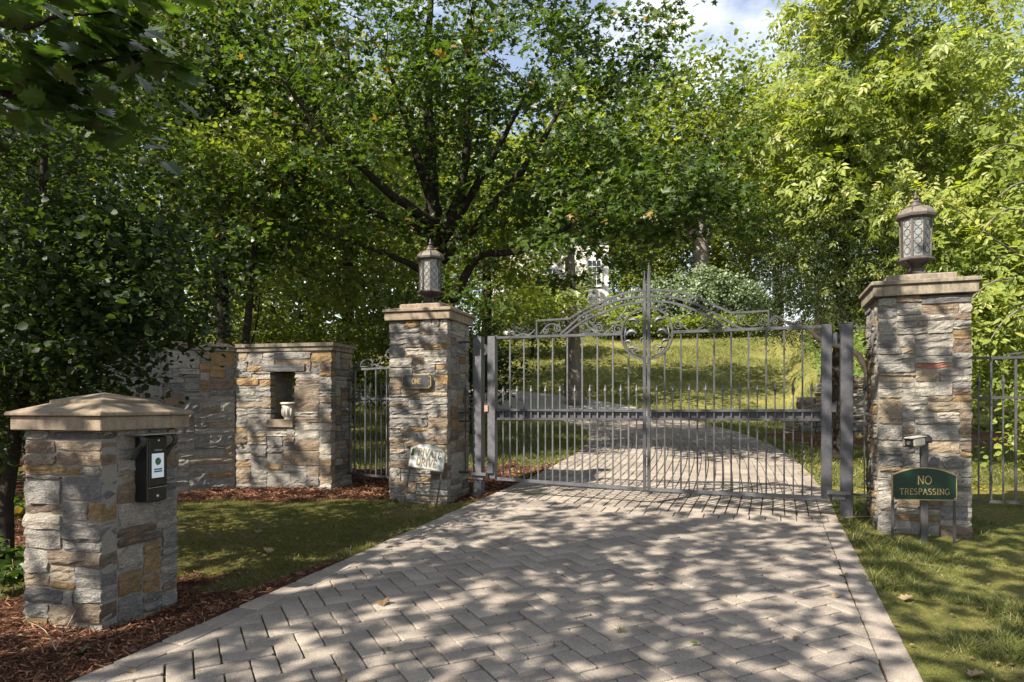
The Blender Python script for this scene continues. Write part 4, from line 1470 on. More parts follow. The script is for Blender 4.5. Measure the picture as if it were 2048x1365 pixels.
def gate_leaf(sgn, label):
    """sgn = +1: left leaf, hinged at the left post; -1: right leaf"""
    sh = S_HL if sgn > 0 else S_HR
    t = gate_root('gate_leaf', sh, GZ0, label=label, cat='gate', group='the two leaves of the driveway gate')
    X = lambda s: s - sh
    Zr = lambda z: z - GZ0
    def P(px, py, dy=0.0):
        s, z = gp(px, py)
        return Vector((X(s), dy, Zr(z)))
    ws = 0.10
    top_st = gp(979 if sgn > 0 else 1656, 673.5 if sgn > 0 else 649.5)[1]
    bot_st = gp(979 if sgn > 0 else 1656, 957 if sgn > 0 else 998)[1]
    MB().cbox((0, 0, (Zr(top_st) + Zr(bot_st)) / 2), (ws, 0.09, top_st - bot_st), 0.004).build('hinge_stile', M_IRON_SUN if sgn > 0 else M_IRON, t)
    s_in = sh + sgn * ws / 2
    s_ms = S_MID - sgn * 0.024                       # meeting stile
    spear_top = gp(1294, 548 if sgn > 0 else 531)[1]
    ms = MB()
    zb = gp(1292, 981)[1]
    ms.box((X(s_ms), 0, (Zr(zb) + Zr(spear_top) - 0.10) / 2), (0.034, 0.034, spear_top - 0.10 - zb))
    ms.lathe([(0.018, Zr(spear_top) - 0.10), (0.013, Zr(spear_top) - 0.05), (0.003, Zr(spear_top) + 0.03)], 8, (X(s_ms), 0, 0))
    ms.build('meeting_stile', M_IRON, t)
    # rails, following the photographed lines
    if sgn > 0:
        rails = {'top_rail': ((988, 676), (1290, 667.0)), 'upper_mid_rail': ((988, 820), (1290, 822)), 'lower_mid_rail': ((988, 838), (1290, 839)), 'bottom_rail': ((988, 957), (1290, 979))}
    else:
        rails = {'top_rail': ((1297, 666.5), (1645, 653.5)), 'upper_mid_rail': ((1297, 822), (1645, 821)), 'lower_mid_rail': ((1297, 839), (1645, 840)), 'bottom_rail': ((1297, 979), (1645, 996))}
    ends = {}
    for nm, (a, b) in rails.items():
        pa, pb = P(*a), P(*b)
        pa, pb = (pa, pb) if pa.x < pb.x else (pb, pa)
        lo = min(X(s_in), X(s_ms - sgn * 0.017)); hi = max(X(s_in), X(s_ms - sgn * 0.017))
        f = lambda x, pa=pa, pb=pb: pa.lerp(pb, (x - pa.x) / (pb.x - pa.x))
        ends[nm] = f
        if nm == 'top_rail':                         # stops at the ring
            ring_x = X(S_MID) - sgn * 0.285
            lo2, hi2 = (lo, ring_x) if sgn > 0 else (ring_x, hi)
            MB().bar(f(lo2), f(hi2), 0.036, 0.030).build(nm, M_IRON, t)
        else:
            MB().bar(f(lo), f(hi), 0.036 if nm != 'bottom_rail' else 0.034, 0.027 if nm != 'bottom_rail' else 0.036).build(nm, M_IRON if nm != 'bottom_rail' else M_IRON_SUN, t)
    ft, fu, fl, fb = ends['top_rail'], ends['upper_mid_rail'], ends['lower_mid_rail'], ends['bottom_rail']
    # stiffening channel between the two mid rails, set behind the bars
    ch = MB()
    xs = sorted((X(s_in) + sgn * 0.004, X(s_ms) - sgn * 0.02))
    a, b = fl(xs[0]), fl(xs[1]); c, d = fu(xs[0]), fu(xs[1])
    off = Vector((0, 0.034, 0))
    ch.bar((a + c) / 2 + off, (b + d) / 2 + off, 0.024, (c - a).z - 0.028)
    ch.build('stiffener', M_IRON_D if sgn < 0 else M_IRON, t)
    n_main = 9
    L_ = abs(s_ms - s_in)
    pitch = L_ / (n_main + 1)
    for i in range(n_main + 1):
        x0 = X(s_in + sgn * pitch * (i + 1))
        if i < n_main:
            in_ring = abs(x0 - X(S_MID)) < 0.275
            zt = ft(x0).z
            if in_ring: zt = Zr(gp(1293, 668)[1]) - math.sqrt(max(0.285 ** 2 - (x0 - X(S_MID)) ** 2, 0))
            z0_, z1_ = fb(x0).z, zt
            b_ = MB().box((0, 0, (z1_ - z0_) / 2), (0.0165, 0.0165, z1_ - z0_)).build('bar', M_IRON_SUN if sgn > 0 else M_IRON, t, loc=(x0, 0, z0_))
        xp = X(s_in + sgn * pitch * (i + 0.5))
        hz_ = Zr(gp(1120, 790)[1]) - fb(xp).z
        o = obj_from_mesh('spear_bar', spear_mesh(hz_), t, (xp, 0, fb(xp).z))
        if sgn > 0: o.data.materials[0] = M_IRON_SUN
    # overthrow: three arcs with balls between
    if sgn > 0:
        outer = [(1288.5, 581), (1246, 588), (1207, 603), (1168, 620), (1139, 638)]
        mid = [(1288.5, 593), (1246, 599), (1207, 612), (1168, 629), (1139, 653), (1121, 669)]
        inn = [(1288.5, 604), (1246, 611), (1207, 625.5), (1168, 642), (1139, 663), (1133, 669)]
        flat = [(1139, 638), (1074, 642), (1074, 673)]
        balls = [(1243.5, 594), (1244.5, 605), (1200.5, 607.5), (1205.5, 618), (1161.5, 625.5), (1167.5, 636)]
    else:
        outer = [(1299, 580.5), (1334, 581.5), (1373, 589), (1412.5, 604), (1442, 617), (1461, 626)]
        mid = [(1299, 592), (1344, 595), (1393, 609), (1432, 629), (1471, 652), (1485, 658)]
        inn = [(1299, 603), (1344, 606), (1383, 618), (1422, 636), (1461, 658)]
        flat = [(1461, 626), (1500, 625), (1537, 622), (1537, 655)]
        balls = [(1341.5, 588), (1341, 599.5), (1385.5, 598), (1383, 608), (1428.5, 615), (1424, 627)]
    for nm, pl in (('outer_arch', outer), ('middle_arch', mid), ('inner_arch', inn)):
        pts = catmull([P(*q) for q in pl], 5)
        if nm == 'outer_arch': pts = pts + [P(*q) for q in flat[1:]]
        MB().ribbon(pts, 0.022, 0.034).build(nm, M_IRON, t)
    for q in balls:
        MB().ball((0, 0, 0), 0.021, 9, 6).build('ball', M_IRON, t, True, loc=P(*q))
    # half of the ring and its acanthus
    cz = Zr(gp(1293.5, 667.5)[1]); cx = X(S_MID)
    rr = 0.285
    n = 18
    hp = []
    for i in range(n + 1):
        a = math.pi / 2 + math.pi * i / n
        hp.append(Vector((cx - sgn * 0.03 + sgn * (rr - 0.03) * math.cos(a), 0, cz + rr * math.sin(a))))
    MB().ribbon(hp, 0.020, 0.034).build('ring', M_IRON, t)
    PM = M_IRON_SUN if sgn > 0 else M_IRON
    def one_leaf(*a):
        q_ = MB(); leaf_curl(q_, *a); q_.build('acanthus_leaf', PM, t, True)
    def one_scroll(pts_, w_, th_):
        MB().ribbon(pts_, w_, th_).build('scroll', PM, t)
    ac = MB()
    m_ = lambda x, z: Vector((cx + (-sgn) * x, -0.004, cz + z))
    fa = lambda a: a if sgn < 0 else math.pi - a
    one_leaf(m_(0.235, -0.02), fa(2.2), 0.085, 1 if sgn < 0 else -1)
    one_leaf(m_(0.20, 0.155), fa(2.9), 0.085, 1 if sgn < 0 else -1)
    one_leaf(m_(0.245, -0.085), fa(2.8), 0.055, 1 if sgn < 0 else -1)
    one_leaf(m_(0.20, -0.165), fa(2.6), 0.050, 1 if sgn < 0 else -1)
    one_leaf(m_(0.06, -0.10), fa(1.2), 0.040, 1 if sgn < 0 else -1)
    ac.tube([m_(0.05, -0.27), m_(0.16, -0.22), m_(0.23, -0.13), m_(0.25, -0.02), m_(0.23, 0.09)], 0.009, 6)
    ac.build('acanthus_stem', M_IRON, t, True)
    one_scroll(scroll_pts((m_(0.11, 0).x, m_(0, -0.17).z), 0.062, 0.012, fa(-1.2), 1.4 * (1 if sgn < 0 else -1)), 0.011, 0.018)
    # scrollwork under the arch
    def scr(px, py, rpx, a0, turns):
        k = 1350.0 / 7.6
        q = P(px, py)
        return scroll_pts((q.x, q.z), rpx / k, rpx / k * 0.22, a0, turns)
    def strand(pl): return catmull([P(*q) for q in pl], 6)
    if sgn > 0:
        one_scroll(scr(1236, 659, 12, -1.2, 1.5), 0.010, 0.018)
        one_scroll(scr(1198, 657, 9, 2.4, -1.5), 0.009, 0.018)
        one_scroll(strand([(1253, 618), (1240, 636), (1224, 655), (1205, 668), (1188, 661), (1172, 648), (1173, 634), (1184, 629)]), 0.011, 0.018)
        one_scroll(strand([(1224, 660), (1231, 667), (1243, 664)]), 0.010, 0.018)
        one_scroll(scr(1184, 640, 9, 0.6, -1.2), 0.009, 0.018)
        one_scroll(scr(1240, 639, 8, 0.5, 1.2), 0.009, 0.018)
        one_scroll(scr(1116, 657, 9, 2.0, 1.5), 0.009, 0.018)
        one_scroll(strand([(1081, 668), (1092, 654), (1106, 648), (1122, 655)]), 0.010, 0.018)
        one_scroll(scr(1091, 662, 7, 0.5, -1.4), 0.009, 0.018)
        one_scroll(strand([(1023, 667), (1034, 671), (1046, 668), (1058, 670), (1070, 660)]), 0.012, 0.018)
        one_leaf(P(1030, 670), 2.0, 0.05, 1)
        for (a, b, an) in ((1205, 631, 0.9), (1222, 637, 2.0), (1232, 651, 2.3)):
            one_leaf(P(a, b), an, 0.045, 1)
    else:
        one_scroll(scr(1326, 616, 12, 2.6, 1.5), 0.010, 0.018)
        one_scroll(strand([(1340, 624), (1356, 642), (1372, 657), (1386, 663), (1404, 655), (1421, 645), (1421, 634), (1412, 630)]), 0.011, 0.018)
        one_scroll(scr(1412, 642, 9, 1.2, 1.2), 0.009, 0.018)
        one_scroll(scr(1356, 650, 10, 0.4, -1.5), 0.009, 0.018)
        one_scroll(scr(1436, 654, 8, 0.6, 1.5), 0.009, 0.018)
        one_scroll(scr(1525, 644, 8, 1.8, 1.5), 0.009, 0.018)
        one_scroll(scr(1481, 640, 8, 0.6, 1.5), 0.009, 0.018)
        one_scroll(strand([(1473, 630), (1486, 640), (1500, 652), (1516, 650)]), 0.010, 0.018)
        one_scroll(strand([(1539, 650), (1542, 638), (1551, 633), (1562, 637), (1574, 648), (1586, 653), (1597, 647)]), 0.012, 0.018)
        one_scroll(scr(1550, 644, 7, 2.6, -1.4), 0.009, 0.018)
        one_leaf(P(1590, 650), 1.2, 0.05, -1)
        for (a, b, an) in ((1362, 640, 1.2), (1372, 632, 0.8), (1408, 634, 1.8)):
            one_leaf(P(a, b), an, 0.045, -1)
    # hinge hardware on the stile
    hg = MB()
    for z in (gp(979, 700)[1], gp(979, 815)[1] if sgn > 0 else gp(1656, 815)[1]):
        hg.box((-sgn * 0.072, 0, Zr(z)), (0.052, 0.045, 0.10))
        hg.lathe([(0.018, Zr(z) - 0.065), (0.018, Zr(z) + 0.065)], 10, (-sgn * 0.088, -0.012, 0))
    hg.build('hinge', M_IRON, t)
    rb = MB()
    q = gp(966 if sgn > 0 else 1672, 817)
    rb.box((-sgn * 0.062, -0.045, Zr(q[1])), (0.045, 0.03, 0.075))
    rb.build('hinge_plate', M_RUST if sgn > 0 else M_IRON_D, t)
    if sgn > 0:
        gs = MB().cbox((-0.01, -0.052, Zr(gp(979, 936)[1])), (0.09, 0.03, 0.14), 0.01)
        gs.build('gusset', M_IRON_SUN, t)
    return t
gate_leaf(1, 'left leaf of the grey iron driveway gate with the low half of the arch')
gate_leaf(-1, 'right leaf of the grey iron driveway gate, arch half towards the NO TRESPASSING sign')

# closer arms at the foot of each post: a flat bar bolted from post to stile
for (post, s0, px0, px1, py) in ((post_l, S_L, 943, 978, 946.5), (post_r, S_R, 1653, 1700, 983)):
    a, b = gp(px0, py), gp(px1, py)
    bz = post.location.z
    mb = MB()
    mb.box(((a[0] + b[0]) / 2 - s0, -0.078, a[1] - bz), (b[0] - a[0], 0.035, 0.035))
    mb.box(((a[0] + b[0]) / 2 - s0, -0.02, a[1] - bz - 0.045), ((b[0] - a[0]) * 0.55, 0.10, 0.05))
    mb.build('bottom_pivot_arm', M_IRON_SUN, post)

# narrow filler panels between pier and post
def filler(name, p0, p1, ztop, zmid, zbot, tip, label, npick=1):
    p0, p1 = Vector(p0), Vector(p1)
    d = (p1 - p0); ln = d.length
    t = empty(name, (p0.x, p0.y, zbot), math.atan2(d.y, d.x), label, 'fence panel', 'narrow railings between pier and gate post')
    for z in [ztop] + list(zmid) + [zbot]:
        MB().bar((0, 0, z - zbot), (ln, 0, z - zbot), 0.02, 0.024).build('rail', M_IRON_D, t)
    for i in range(npick):
        x = ln * (i + 0.5) / npick
        obj_from_mesh('spear_bar', spear_mesh(tip - 0.1 - zbot), t, (x, 0, 0))
    return t
# pier flank points
lf = Vector((C_L[0], C_L[1], 0)) + pl_b * 0.40 - pl_r * 0.03
rf = Vector((C_R[0], C_R[1], 0)) + pr_b * 0.36 + pr_r * 0.03
pL = GO + GU * (-0.06); pR = GO + GU * (GL + 0.06)
Yl, Yr = 8.4, 6.8
zl = lambda y, Y_: CAM_Z - (y - HZ) * Y_ / F_PX
filler('filler_railing', (lf.x, lf.y, 0), (pL.x, pL.y, 0), zl(685, Yl), (zl(826, Yl), zl(843, Yl)), zl(945, Yl), zl(773, Yl), 'narrow dark railing with one spear between left pier and gate post')
filler('filler_railing', (pR.x, pR.y, 0), (rf.x, rf.y, 0), zl(657, Yr), (zl(828, Yr), zl(848, Yr)), zl(990, Yr), zl(765, Yr), 'narrow dark railing with one spear between right pier and gate post')

# ------------------------------------------------------------------ small pedestrian gate beside the wall
q0 = Vector((-2.345, 9.42, 0)); q1 = Vector((C_L[0], C_L[1], 0)) - pl_r * (PIER_W + 0.005) + pl_b * 0.42
d = q1 - q0; PGL = d.length; d.normalize()
pg = empty('pedestrian_gate', (q0.x, q0.y, 0.46), math.atan2(d.y, d.x), 'small grey iron side gate with scrolls between the curved wall and left pier', 'gate')
def pp(px, py, dy=0.0):
    k = (px - CX) / F_PX
    s = (q0.y * k - q0.x) / (d.x - d.y * k)
    Y = q0.y + d.y * s
    return Vector((s, dy, CAM_Z - (py - HZ) * Y / F_PX - 0.46))
zt, zs, zm, zb2 = pp(740, 738).z, pp(698, 761).z, pp(740, 798).z, pp(740, 951).z
xs0, xs1 = pp(688.5, 800).x, pp(710, 800).x
xe = PGL
MB().bar((xs1, 0, zt), (xe, 0, zt), 0.03, 0.026).build('top_rail', M_IRON_SUN, pg)
MB().bar((xs0 - 0.012, 0, zs), (xs1 + 0.012, 0, zs), 0.03, 0.026).build('step_rail', M_IRON_SUN, pg)
MB().bar((xs1, 0, zs + 0.013), (xs1, 0, zt + 0.012), 0.026, 0.026).build('step_post', M_IRON_SUN, pg)
MB().bar((xs0, 0, zm), (xe, 0, zm), 0.03, 0.026).build('mid_rail', M_IRON_SUN, pg)
MB().bar((xs0, 0, zb2), (xe, 0, zb2), 0.03, 0.028).build('bottom_rail', M_IRON, pg)
MB().bar((xs0, 0, zb2 - 0.03), (xs0, 0, zs), 0.026, 0.026).build('stile', M_IRON_SUN, pg)
for px in (709.6, 731, 752.5, 774):
    x = pp(px, 850).x
    MB().bar((0, 0, 0), (0, 0, (zt if px > 711 else zs) - zb2), 0.018, 0.018).build('bar', M_IRON_SUN, pg, loc=(x, 0, zb2))
for px in (699, 720, 741.3, 763, 779):
    x = pp(px, 850).x
    if x < xe: obj_from_mesh('spear_bar', spear_mesh(pp(720, 768).z - 0.1 - zb2), pg, (x, 0, zb2))
for pl in ([(713, 738), (716, 728), (711, 727), (709, 733)], [(712, 737), (722, 734), (736, 733), (746, 726), (739, 720), (727, 722), (721, 732)], [(743, 734), (749, 729), (755, 731), (762, 722), (763, 716), (757, 719)], [(755, 731), (766, 735), (780, 736)]):
    MB().ribbon(catmull([pp(*q) for q in pl], 6), 0.013, 0.016).build('scroll', M_IRON_SUN, pg)
MB().ribbon(scroll_pts((pp(779, 709).x, pp(779, 709).z), 0.062, 0.05, 1.2, 0.8), 0.011, 0.016).build('scroll', M_IRON_SUN, pg)
MB().ribbon(scroll_pts((pp(703, 750).x, pp(703, 750).z), 0.055, 0.014, -1.4, 1.3), 0.012, 0.016).build('scroll', M_IRON_SUN, pg)
MB().ribbon(scroll_pts((pp(692, 755).x, pp(692, 755).z), 0.035, 0.012, -1.8, -1.1), 0.010, 0.016).build('scroll', M_IRON_SUN, pg)
lk = MB()
a, b = pp(681, 796), pp(681, 866)
lk.box(((a.x + 0.03), 0.01, (a.z + b.z) / 2), (0.07, 0.05, a.z - b.z))
lk.build('lock_case', M_BLACK, pg)
kn = MB()
c = pp(695, 821)
kn.tube([c + Vector((-0.05, -0.02, 0.02)), c + Vector((0.0, -0.05, 0.03)), c + Vector((0.05, -0.05, 0.02)), c + Vector((0.06, -0.03, -0.01))], [0.016, 0.02, 0.016, 0.010], 8)
kn.build('lever_handle', M_STEEL, pg, True)

# ------------------------------------------------------------------ railing to the right of the right pier
e0 = Vector((C_R[0], C_R[1], 0)) + pr_r * (PIER_W + 0.02) + pr_b * 0.40
fd = Vector((0.931, -0.365, 0)).normalized()
rail = empty('iron_railing', (e0.x, e0.y, 0.42), math.atan2(fd.y, fd.x), 'dark iron railing running off to the right of the right stone pier', 'fence')
YF = e0.y
zt, zm, zb2, ztip = (zl(717.5, YF) - 0.42, zl(796, YF) - 0.42, zl(1001, YF) - 0.42, zl(753, YF) - 0.42)
FL = 2.9
for nm, z in (('top_rail', zt), ('mid_rail', zm), ('bottom_rail', zb2)):
    MB().bar((0, 0, z), (FL, 0, z), 0.032, 0.026).build(nm, M_IRON_D, rail)
MB().bar((0.03, 0, zb2 - 0.05), (0.03, 0, zt), 0.03, 0.03).build('end_post', M_IRON_D, rail)
sb = spear_mesh(ztip - 0.1 - zb2)
mbm = MB().box((0, 0, (zt - zb2) / 2), (0.02, 0.02, zt - zb2)).mesh('bar', M_IRON)
x = 0.13; i = 0
while x < FL:
    obj_from_mesh('bar' if i % 2 else 'spear_bar', mbm if i % 2 else sb, rail, (x, 0, zb2))
    x += 0.098; i += 1
sw = MB()
sw.ribbon(catmull([(0.35, 0, zt + 0.03), (0.55, 0, zt + 0.06), (0.75, 0, zt + 0.12), (0.95, 0, zt + 0.11), (1.0, 0, zt + 0.05), (0.9, 0, zt + 0.03)], 6), 0.014, 0.016)
sw.build('scrollwork', M_IRON_D, rail)

# dark railing far left behind the shrubs
g0 = p2 + wb * LEN2
lr = empty('iron_railing', (-4.6, 10.6, 0.45), math.atan2(0.25, -1.0), 'dark iron railing half hidden by shrubs left of the curved wall', 'fence')
for nm, z in (('top_rail', 1.35), ('mid_rail', 1.0), ('bottom_rail', 0.05)):
    MB().bar((0, 0, z), (6.0, 0, z), 0.032, 0.026).build(nm, M_IRON_D, lr)
mb2 = MB().box((0, 0, 0.68), (0.02, 0.02, 1.34)).mesh('bar', M_IRON)
for i in range(46): obj_from_mesh('bar', mb2, lr, (0.1 + i * 0.13, 0, 0.02))

# ------------------------------------------------------------------ signs and lettering
GLYPH = {
 'N': (0.78, [[(0.12, 0), (0.12, 1)], [(0.10, 1), (0.68, 0)], [(0.68, 0), (0.68, 1)]], [(0.12, 0), (0.12, 1), (0.68, 1)]),
 'O': (0.84, ['O'], []),
 'T': (0.70, [[(0.35, 0), (0.35, 1)], [(0.04, 0.86), (0.04, 1), (0.66, 1), (0.66, 0.86)]], [(0.35, 0)]),
 'R': (0.74, [[(0.14, 0), (0.14, 1)], 'P', [(0.34, 0.5), (0.70, 0)]], [(0.14, 0)]),
 'E': (0.64, [[(0.14, 0), (0.14, 1)], [(0.14, 1), (0.56, 1), (0.56, 0.84)], [(0.14, 0.52), (0.46, 0.52)], [(0.14, 0), (0.58, 0), (0.58, 0.17)]], []),
 'S': (0.60, ['S'], []),
 'P': (0.68, [[(0.14, 0), (0.14, 1)], 'P'], [(0.14, 0)]),
 'A': (0.78, [[(0.06, 0), (0.39, 1)], [(0.39, 1), (0.72, 0)], [(0.18, 0.36), (0.60, 0.36)]], [(0.06, 0), (0.72, 0)]),
 'I': (0.34, [[(0.17, 0), (0.17, 1)]], [(0.17, 0), (0.17, 1)]),
 'G': (0.82, ['G', [(0.50, 0.42), (0.76, 0.42), (0.76, 0.10)]], []),
 'V': (0.78, [[(0.06, 1), (0.39, 0)], [(0.39, 0), (0.72, 1)]], [(0.06, 1), (0.72, 1)]),
 'D': (0.80, [[(0.14, 0), (0.14, 1)], 'D'], []),
}
def arc(cx, cz, rx, rz, a0, a1, n=14):
    return [(cx + rx * math.cos(R(a0 + (a1 - a0) * i / n)), cz + rz * math.sin(R(a0 + (a1 - a0) * i / n))) for i in range(n + 1)]
def strokes(ch):
    w, st, se = GLYPH[ch]
    out = []
    for s_ in st:
        if s_ == 'O': out.append(arc(0.42, 0.5, 0.37, 0.51, 0, 360, 22))
        elif s_ == 'P': out.append([(0.14, 1.0)] + arc(0.36, 0.745, 0.27, 0.255, 90, -90, 10) + [(0.14, 0.49)])
        elif s_ == 'D': out.append([(0.14, 1.0)] + arc(0.32, 0.5, 0.42, 0.5, 90, -90, 14) + [(0.14, 0.0)])
        elif s_ == 'G': out.append(arc(0.43, 0.5, 0.37, 0.51, 50, 330, 18))
        elif s_ == 'S': out.append(arc(0.30, 0.75, 0.22, 0.25, 35, 270, 11) + arc(0.30, 0.245, 0.24, 0.255, 88, -150, 12))
        else: out.append(s_)
    for (x, z) in se: out.append([(x - 0.10, z), (x + 0.10, z)])
    return w, out
def lettering(mb, text, cx, zc, h, wmul, y, th, depth=0.003, gap=0.10):
    tot = sum(GLYPH[c][0] if c != ' ' else 0.4 for c in text) + gap * (len(text) - 1)
    x = cx - tot * h * wmul / 2
    for c in text:
        if c == ' ':
            x += (0.4 + gap) * h * wmul; continue
        w, st = strokes(c)
        for k, pl in enumerate(st):
            pts = [Vector((x + a * h * wmul, y - 0.0002 * k, zc - h / 2 + b * h)) for a, b in pl]
            mb.ribbon(pts, th, depth)
        x += (w + gap) * h * wmul

def arched_outline(w, h_side, h_peak, n=14, inset_=0.0):
    hw_ = w / 2 - inset_
    rise = h_peak - h_side
    rad = (hw_ ** 2 + rise ** 2) / (2 * rise)
    a = math.asin(min(hw_ / rad, 1))
    pts = [(-hw_, inset_), (hw_, inset_)]
    for i in range(n + 1):
        t = a - 2 * a * i / n
        pts.append((rad * math.sin(t), h_peak - inset_ * 0.9 - rad + rad * math.cos(t)))
    return pts

def lawn_sign(loc, yaw, w, h_side, h_peak, z_off, face_m_, label, rows, tilt=0.0, letter=M_GOLD, leg=0.42, lean=0.0, legx=0.42, rim=M_GOLD):
    t = empty('lawn_sign', loc, yaw, label, 'sign')
    t.rotation_euler = (lean, tilt, yaw)
    MB().prism([(x, z + z_off) for x, z in arched_outline(w, h_side, h_peak)], 0.0, 0.012).build('rim', rim, t)
    MB().prism([(x, z + z_off) for x, z in arched_outline(w, h_side, h_peak, inset_=0.010)], -0.004, 0.001).build('face_panel', face_m_, t)
    lt = MB()
    for (txt, zc, hh, wm, th) in rows: lettering(lt, txt, 0, z_off + zc, hh, wm, -0.006, th)
    lt.build('lettering', letter, t)
    for sx in (-1, 1):
        MB().ball((0, 0, 0), 0.006, 8, 4).build('screw', M_STEEL, t, True, loc=(sx * legx * w * 0.98, -0.005, z_off + 0.018))
        MB().box((sx * legx * w, 0.016, (z_off + 0.1 - leg) / 2 + 0.05 - (0.0)), (0.022, 0.006, z_off + 0.1 + leg)).build('stake', M_IRON_D, t)
    return t

# NO TRESPASSING: metal sign on two stakes in front of the right pier
YN = 6.02
bl, brr = at(1787, 1000, YN), at(1910, 1002, YN)
mid = (bl + brr) / 2
zg = h1(mid.x, mid.y)
wS = (brr - bl).length
pk = at(1848, 935, YN).z; sd_ = at(1787, 950, YN).z
nts = lawn_sign((mid.x, mid.y, zg), R(-6), wS, sd_ - mid.z, pk - mid.z, mid.z - zg, M_GREEN, 'dark green metal sign reading NO TRESPASSING in gold letters', 
    [('NO', at(0, 960.5, YN).z - mid.z, 0.070, 1.0, 0.0065), ('TRESPASSING', at(0, 983.5, YN).z - mid.z, 0.050, 1.02, 0.0055)], leg=0.08, legx=0.475)
# PRIVATE DRIVE: leaning against the left pier
yb = 7.86
c = at(838.5, 937, yb)
zg = h1(c.x, c.y)
wS = (at(876, 942.7, yb) - at(801, 931.8, yb)).length
pds = lawn_sign((c.x + 0.0, c.y - 0.02, zg - 0.02), R(-14), wS, 0.235, 0.305, c.z - zg - 0.10 + 0.11, M_SIGNW, 'arched green sign reading PRIVATE DRIVE, its glare painted pale, leaning on the left pier',
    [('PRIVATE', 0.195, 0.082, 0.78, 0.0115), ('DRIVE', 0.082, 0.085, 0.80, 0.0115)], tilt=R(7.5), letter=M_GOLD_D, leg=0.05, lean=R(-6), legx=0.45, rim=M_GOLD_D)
gpz = c.z - zg + 0.01
MB().prism([(-wS * 0.46, gpz + 0.135), (-wS * 0.385, gpz + 0.14), (-wS * 0.375, gpz + 0.20), (-wS * 0.40, gpz + 0.228), (-wS * 0.46, gpz + 0.212)], -0.0055, -0.0035).build('glare_free_green', M_GREEN, pds)  # green of the sign face, left where the painted glare stops

# plaque with the word ONE on the left pier's front
def on_face(px, C, r_, sgn):
    k = (px - CX) / F_PX
    return (C[0] - k * C[1]) / (k * r_.y - r_.x) * 1.0
t0_, t1_ = on_face(807, C_L, pl_r, 1), on_face(864.5, C_L, pl_r, 1)
tm = (t0_ + t1_) / 2
pc = Vector((C_L[0], C_L[1], 0)) + pl_r * tm - pl_b * 0.042
pz = CAM_Z - (763 - HZ) * pc.y / F_PX
plq = empty('plaque', (pc.x, pc.y, pz), -R(16), 'dark plaque with gold rim reading ONE on the left pier', 'plaque')
pw, ph, nn = abs(t1_ - t0_) / 2, 28 * pc.y / F_PX / 2, 0.022
def notched(w, h, n_): return [(-w + n_, -h), (w - n_, -h), (w - n_, -h + n_), (w, -h + n_), (w, h - n_), (w - n_, h - n_), (w - n_, h), (-w + n_, h), (-w + n_, h - n_), (-w, h - n_), (-w, -h + n_), (-w + n_, -h + n_)]
MB().prism(notched(pw, ph, nn), 0.0, 0.03).build('rim', M_GOLD, plq)
MB().prism(notched(pw - 0.010, ph - 0.010, nn), -0.004, 0.0).build('face_panel', M_PLAQUE, plq)
for sx in (-1, 1):
    MB().ball((0, 0, 0), 0.006, 8, 4).build('screw', M_GOLD, plq, True, loc=(sx * (pw - 0.028), -0.005, 0))
lt = MB(); lettering(lt, 'ONE', 0.0, 0, 0.062, 0.74, -0.006, 0.008)
lt.build('lettering', M_GOLD, plq)

# security camera on a dark post before the right pier
YC = 6.08
cp = at(1848, 1070, YC)
zg = h1(cp.x, YC)
ztop = at(0, 884, YC).z
scm = empty('security_camera', (cp.x, YC, zg), R(-20), 'beige bullet security camera on a dark post before the right pier', 'camera')
MB().cbox((0, 0, (ztop - zg) / 2 - 0.04), (0.060, 0.060, ztop - zg + 0.08), 0.004).build('post', M_IRON_D, scm)
hz_ = ztop - zg
MB().lathe([(0.052, -0.02), (0.056, 0.0), (0.050, 0.030), (0.03, 0.048), (0.004, 0.055)], 16, (0.012, 0.0, hz_ + 0.012)).build('mount_dome', M_IRON_D, scm, True)
bd_ = Vector((-0.80, -0.58, -0.10)).normalized()
org = Vector((-0.015, -0.02, hz_ + 0.008))
q = bd_.to_track_quat('X', 'Z').to_matrix()
def cam_part(nm, x0, x1, w, h, mat, bev=0.012):
    tmp = MB().cbox(((x0 + x1) / 2, 0, 0), (x1 - x0, w, h), bev)
    out_ = MB(); out_.add([org + q @ Vector(v_) for v_ in tmp.v], tmp.f)
    return out_.build(nm, mat, scm)
body = cam_part('body', 0.0, 0.15, 0.082, 0.085, M_BEIGE, 0.016)
cam_part('sunshield', -0.01, 0.165, 0.090, 0.012, M_BEIGE, 0.004).location = (0, 0, 0.043)
cam_part('front_glass', 0.145, 0.158, 0.076, 0.076, M_BLACK, 0.012)
lz = MB().lathe([(0.018, 0), (0.018, 0.005), (0.011, 0.005), (0.011, 0.002)], 16)
lo = MB(); lo.add([org + q @ (Matrix.Rotation(R(90), 3, 'Y') @ Vector(v_) + Vector((0.158, 0, 0))) for v_ in lz.v], lz.f)
lo.build('lens', M_STEEL, scm)
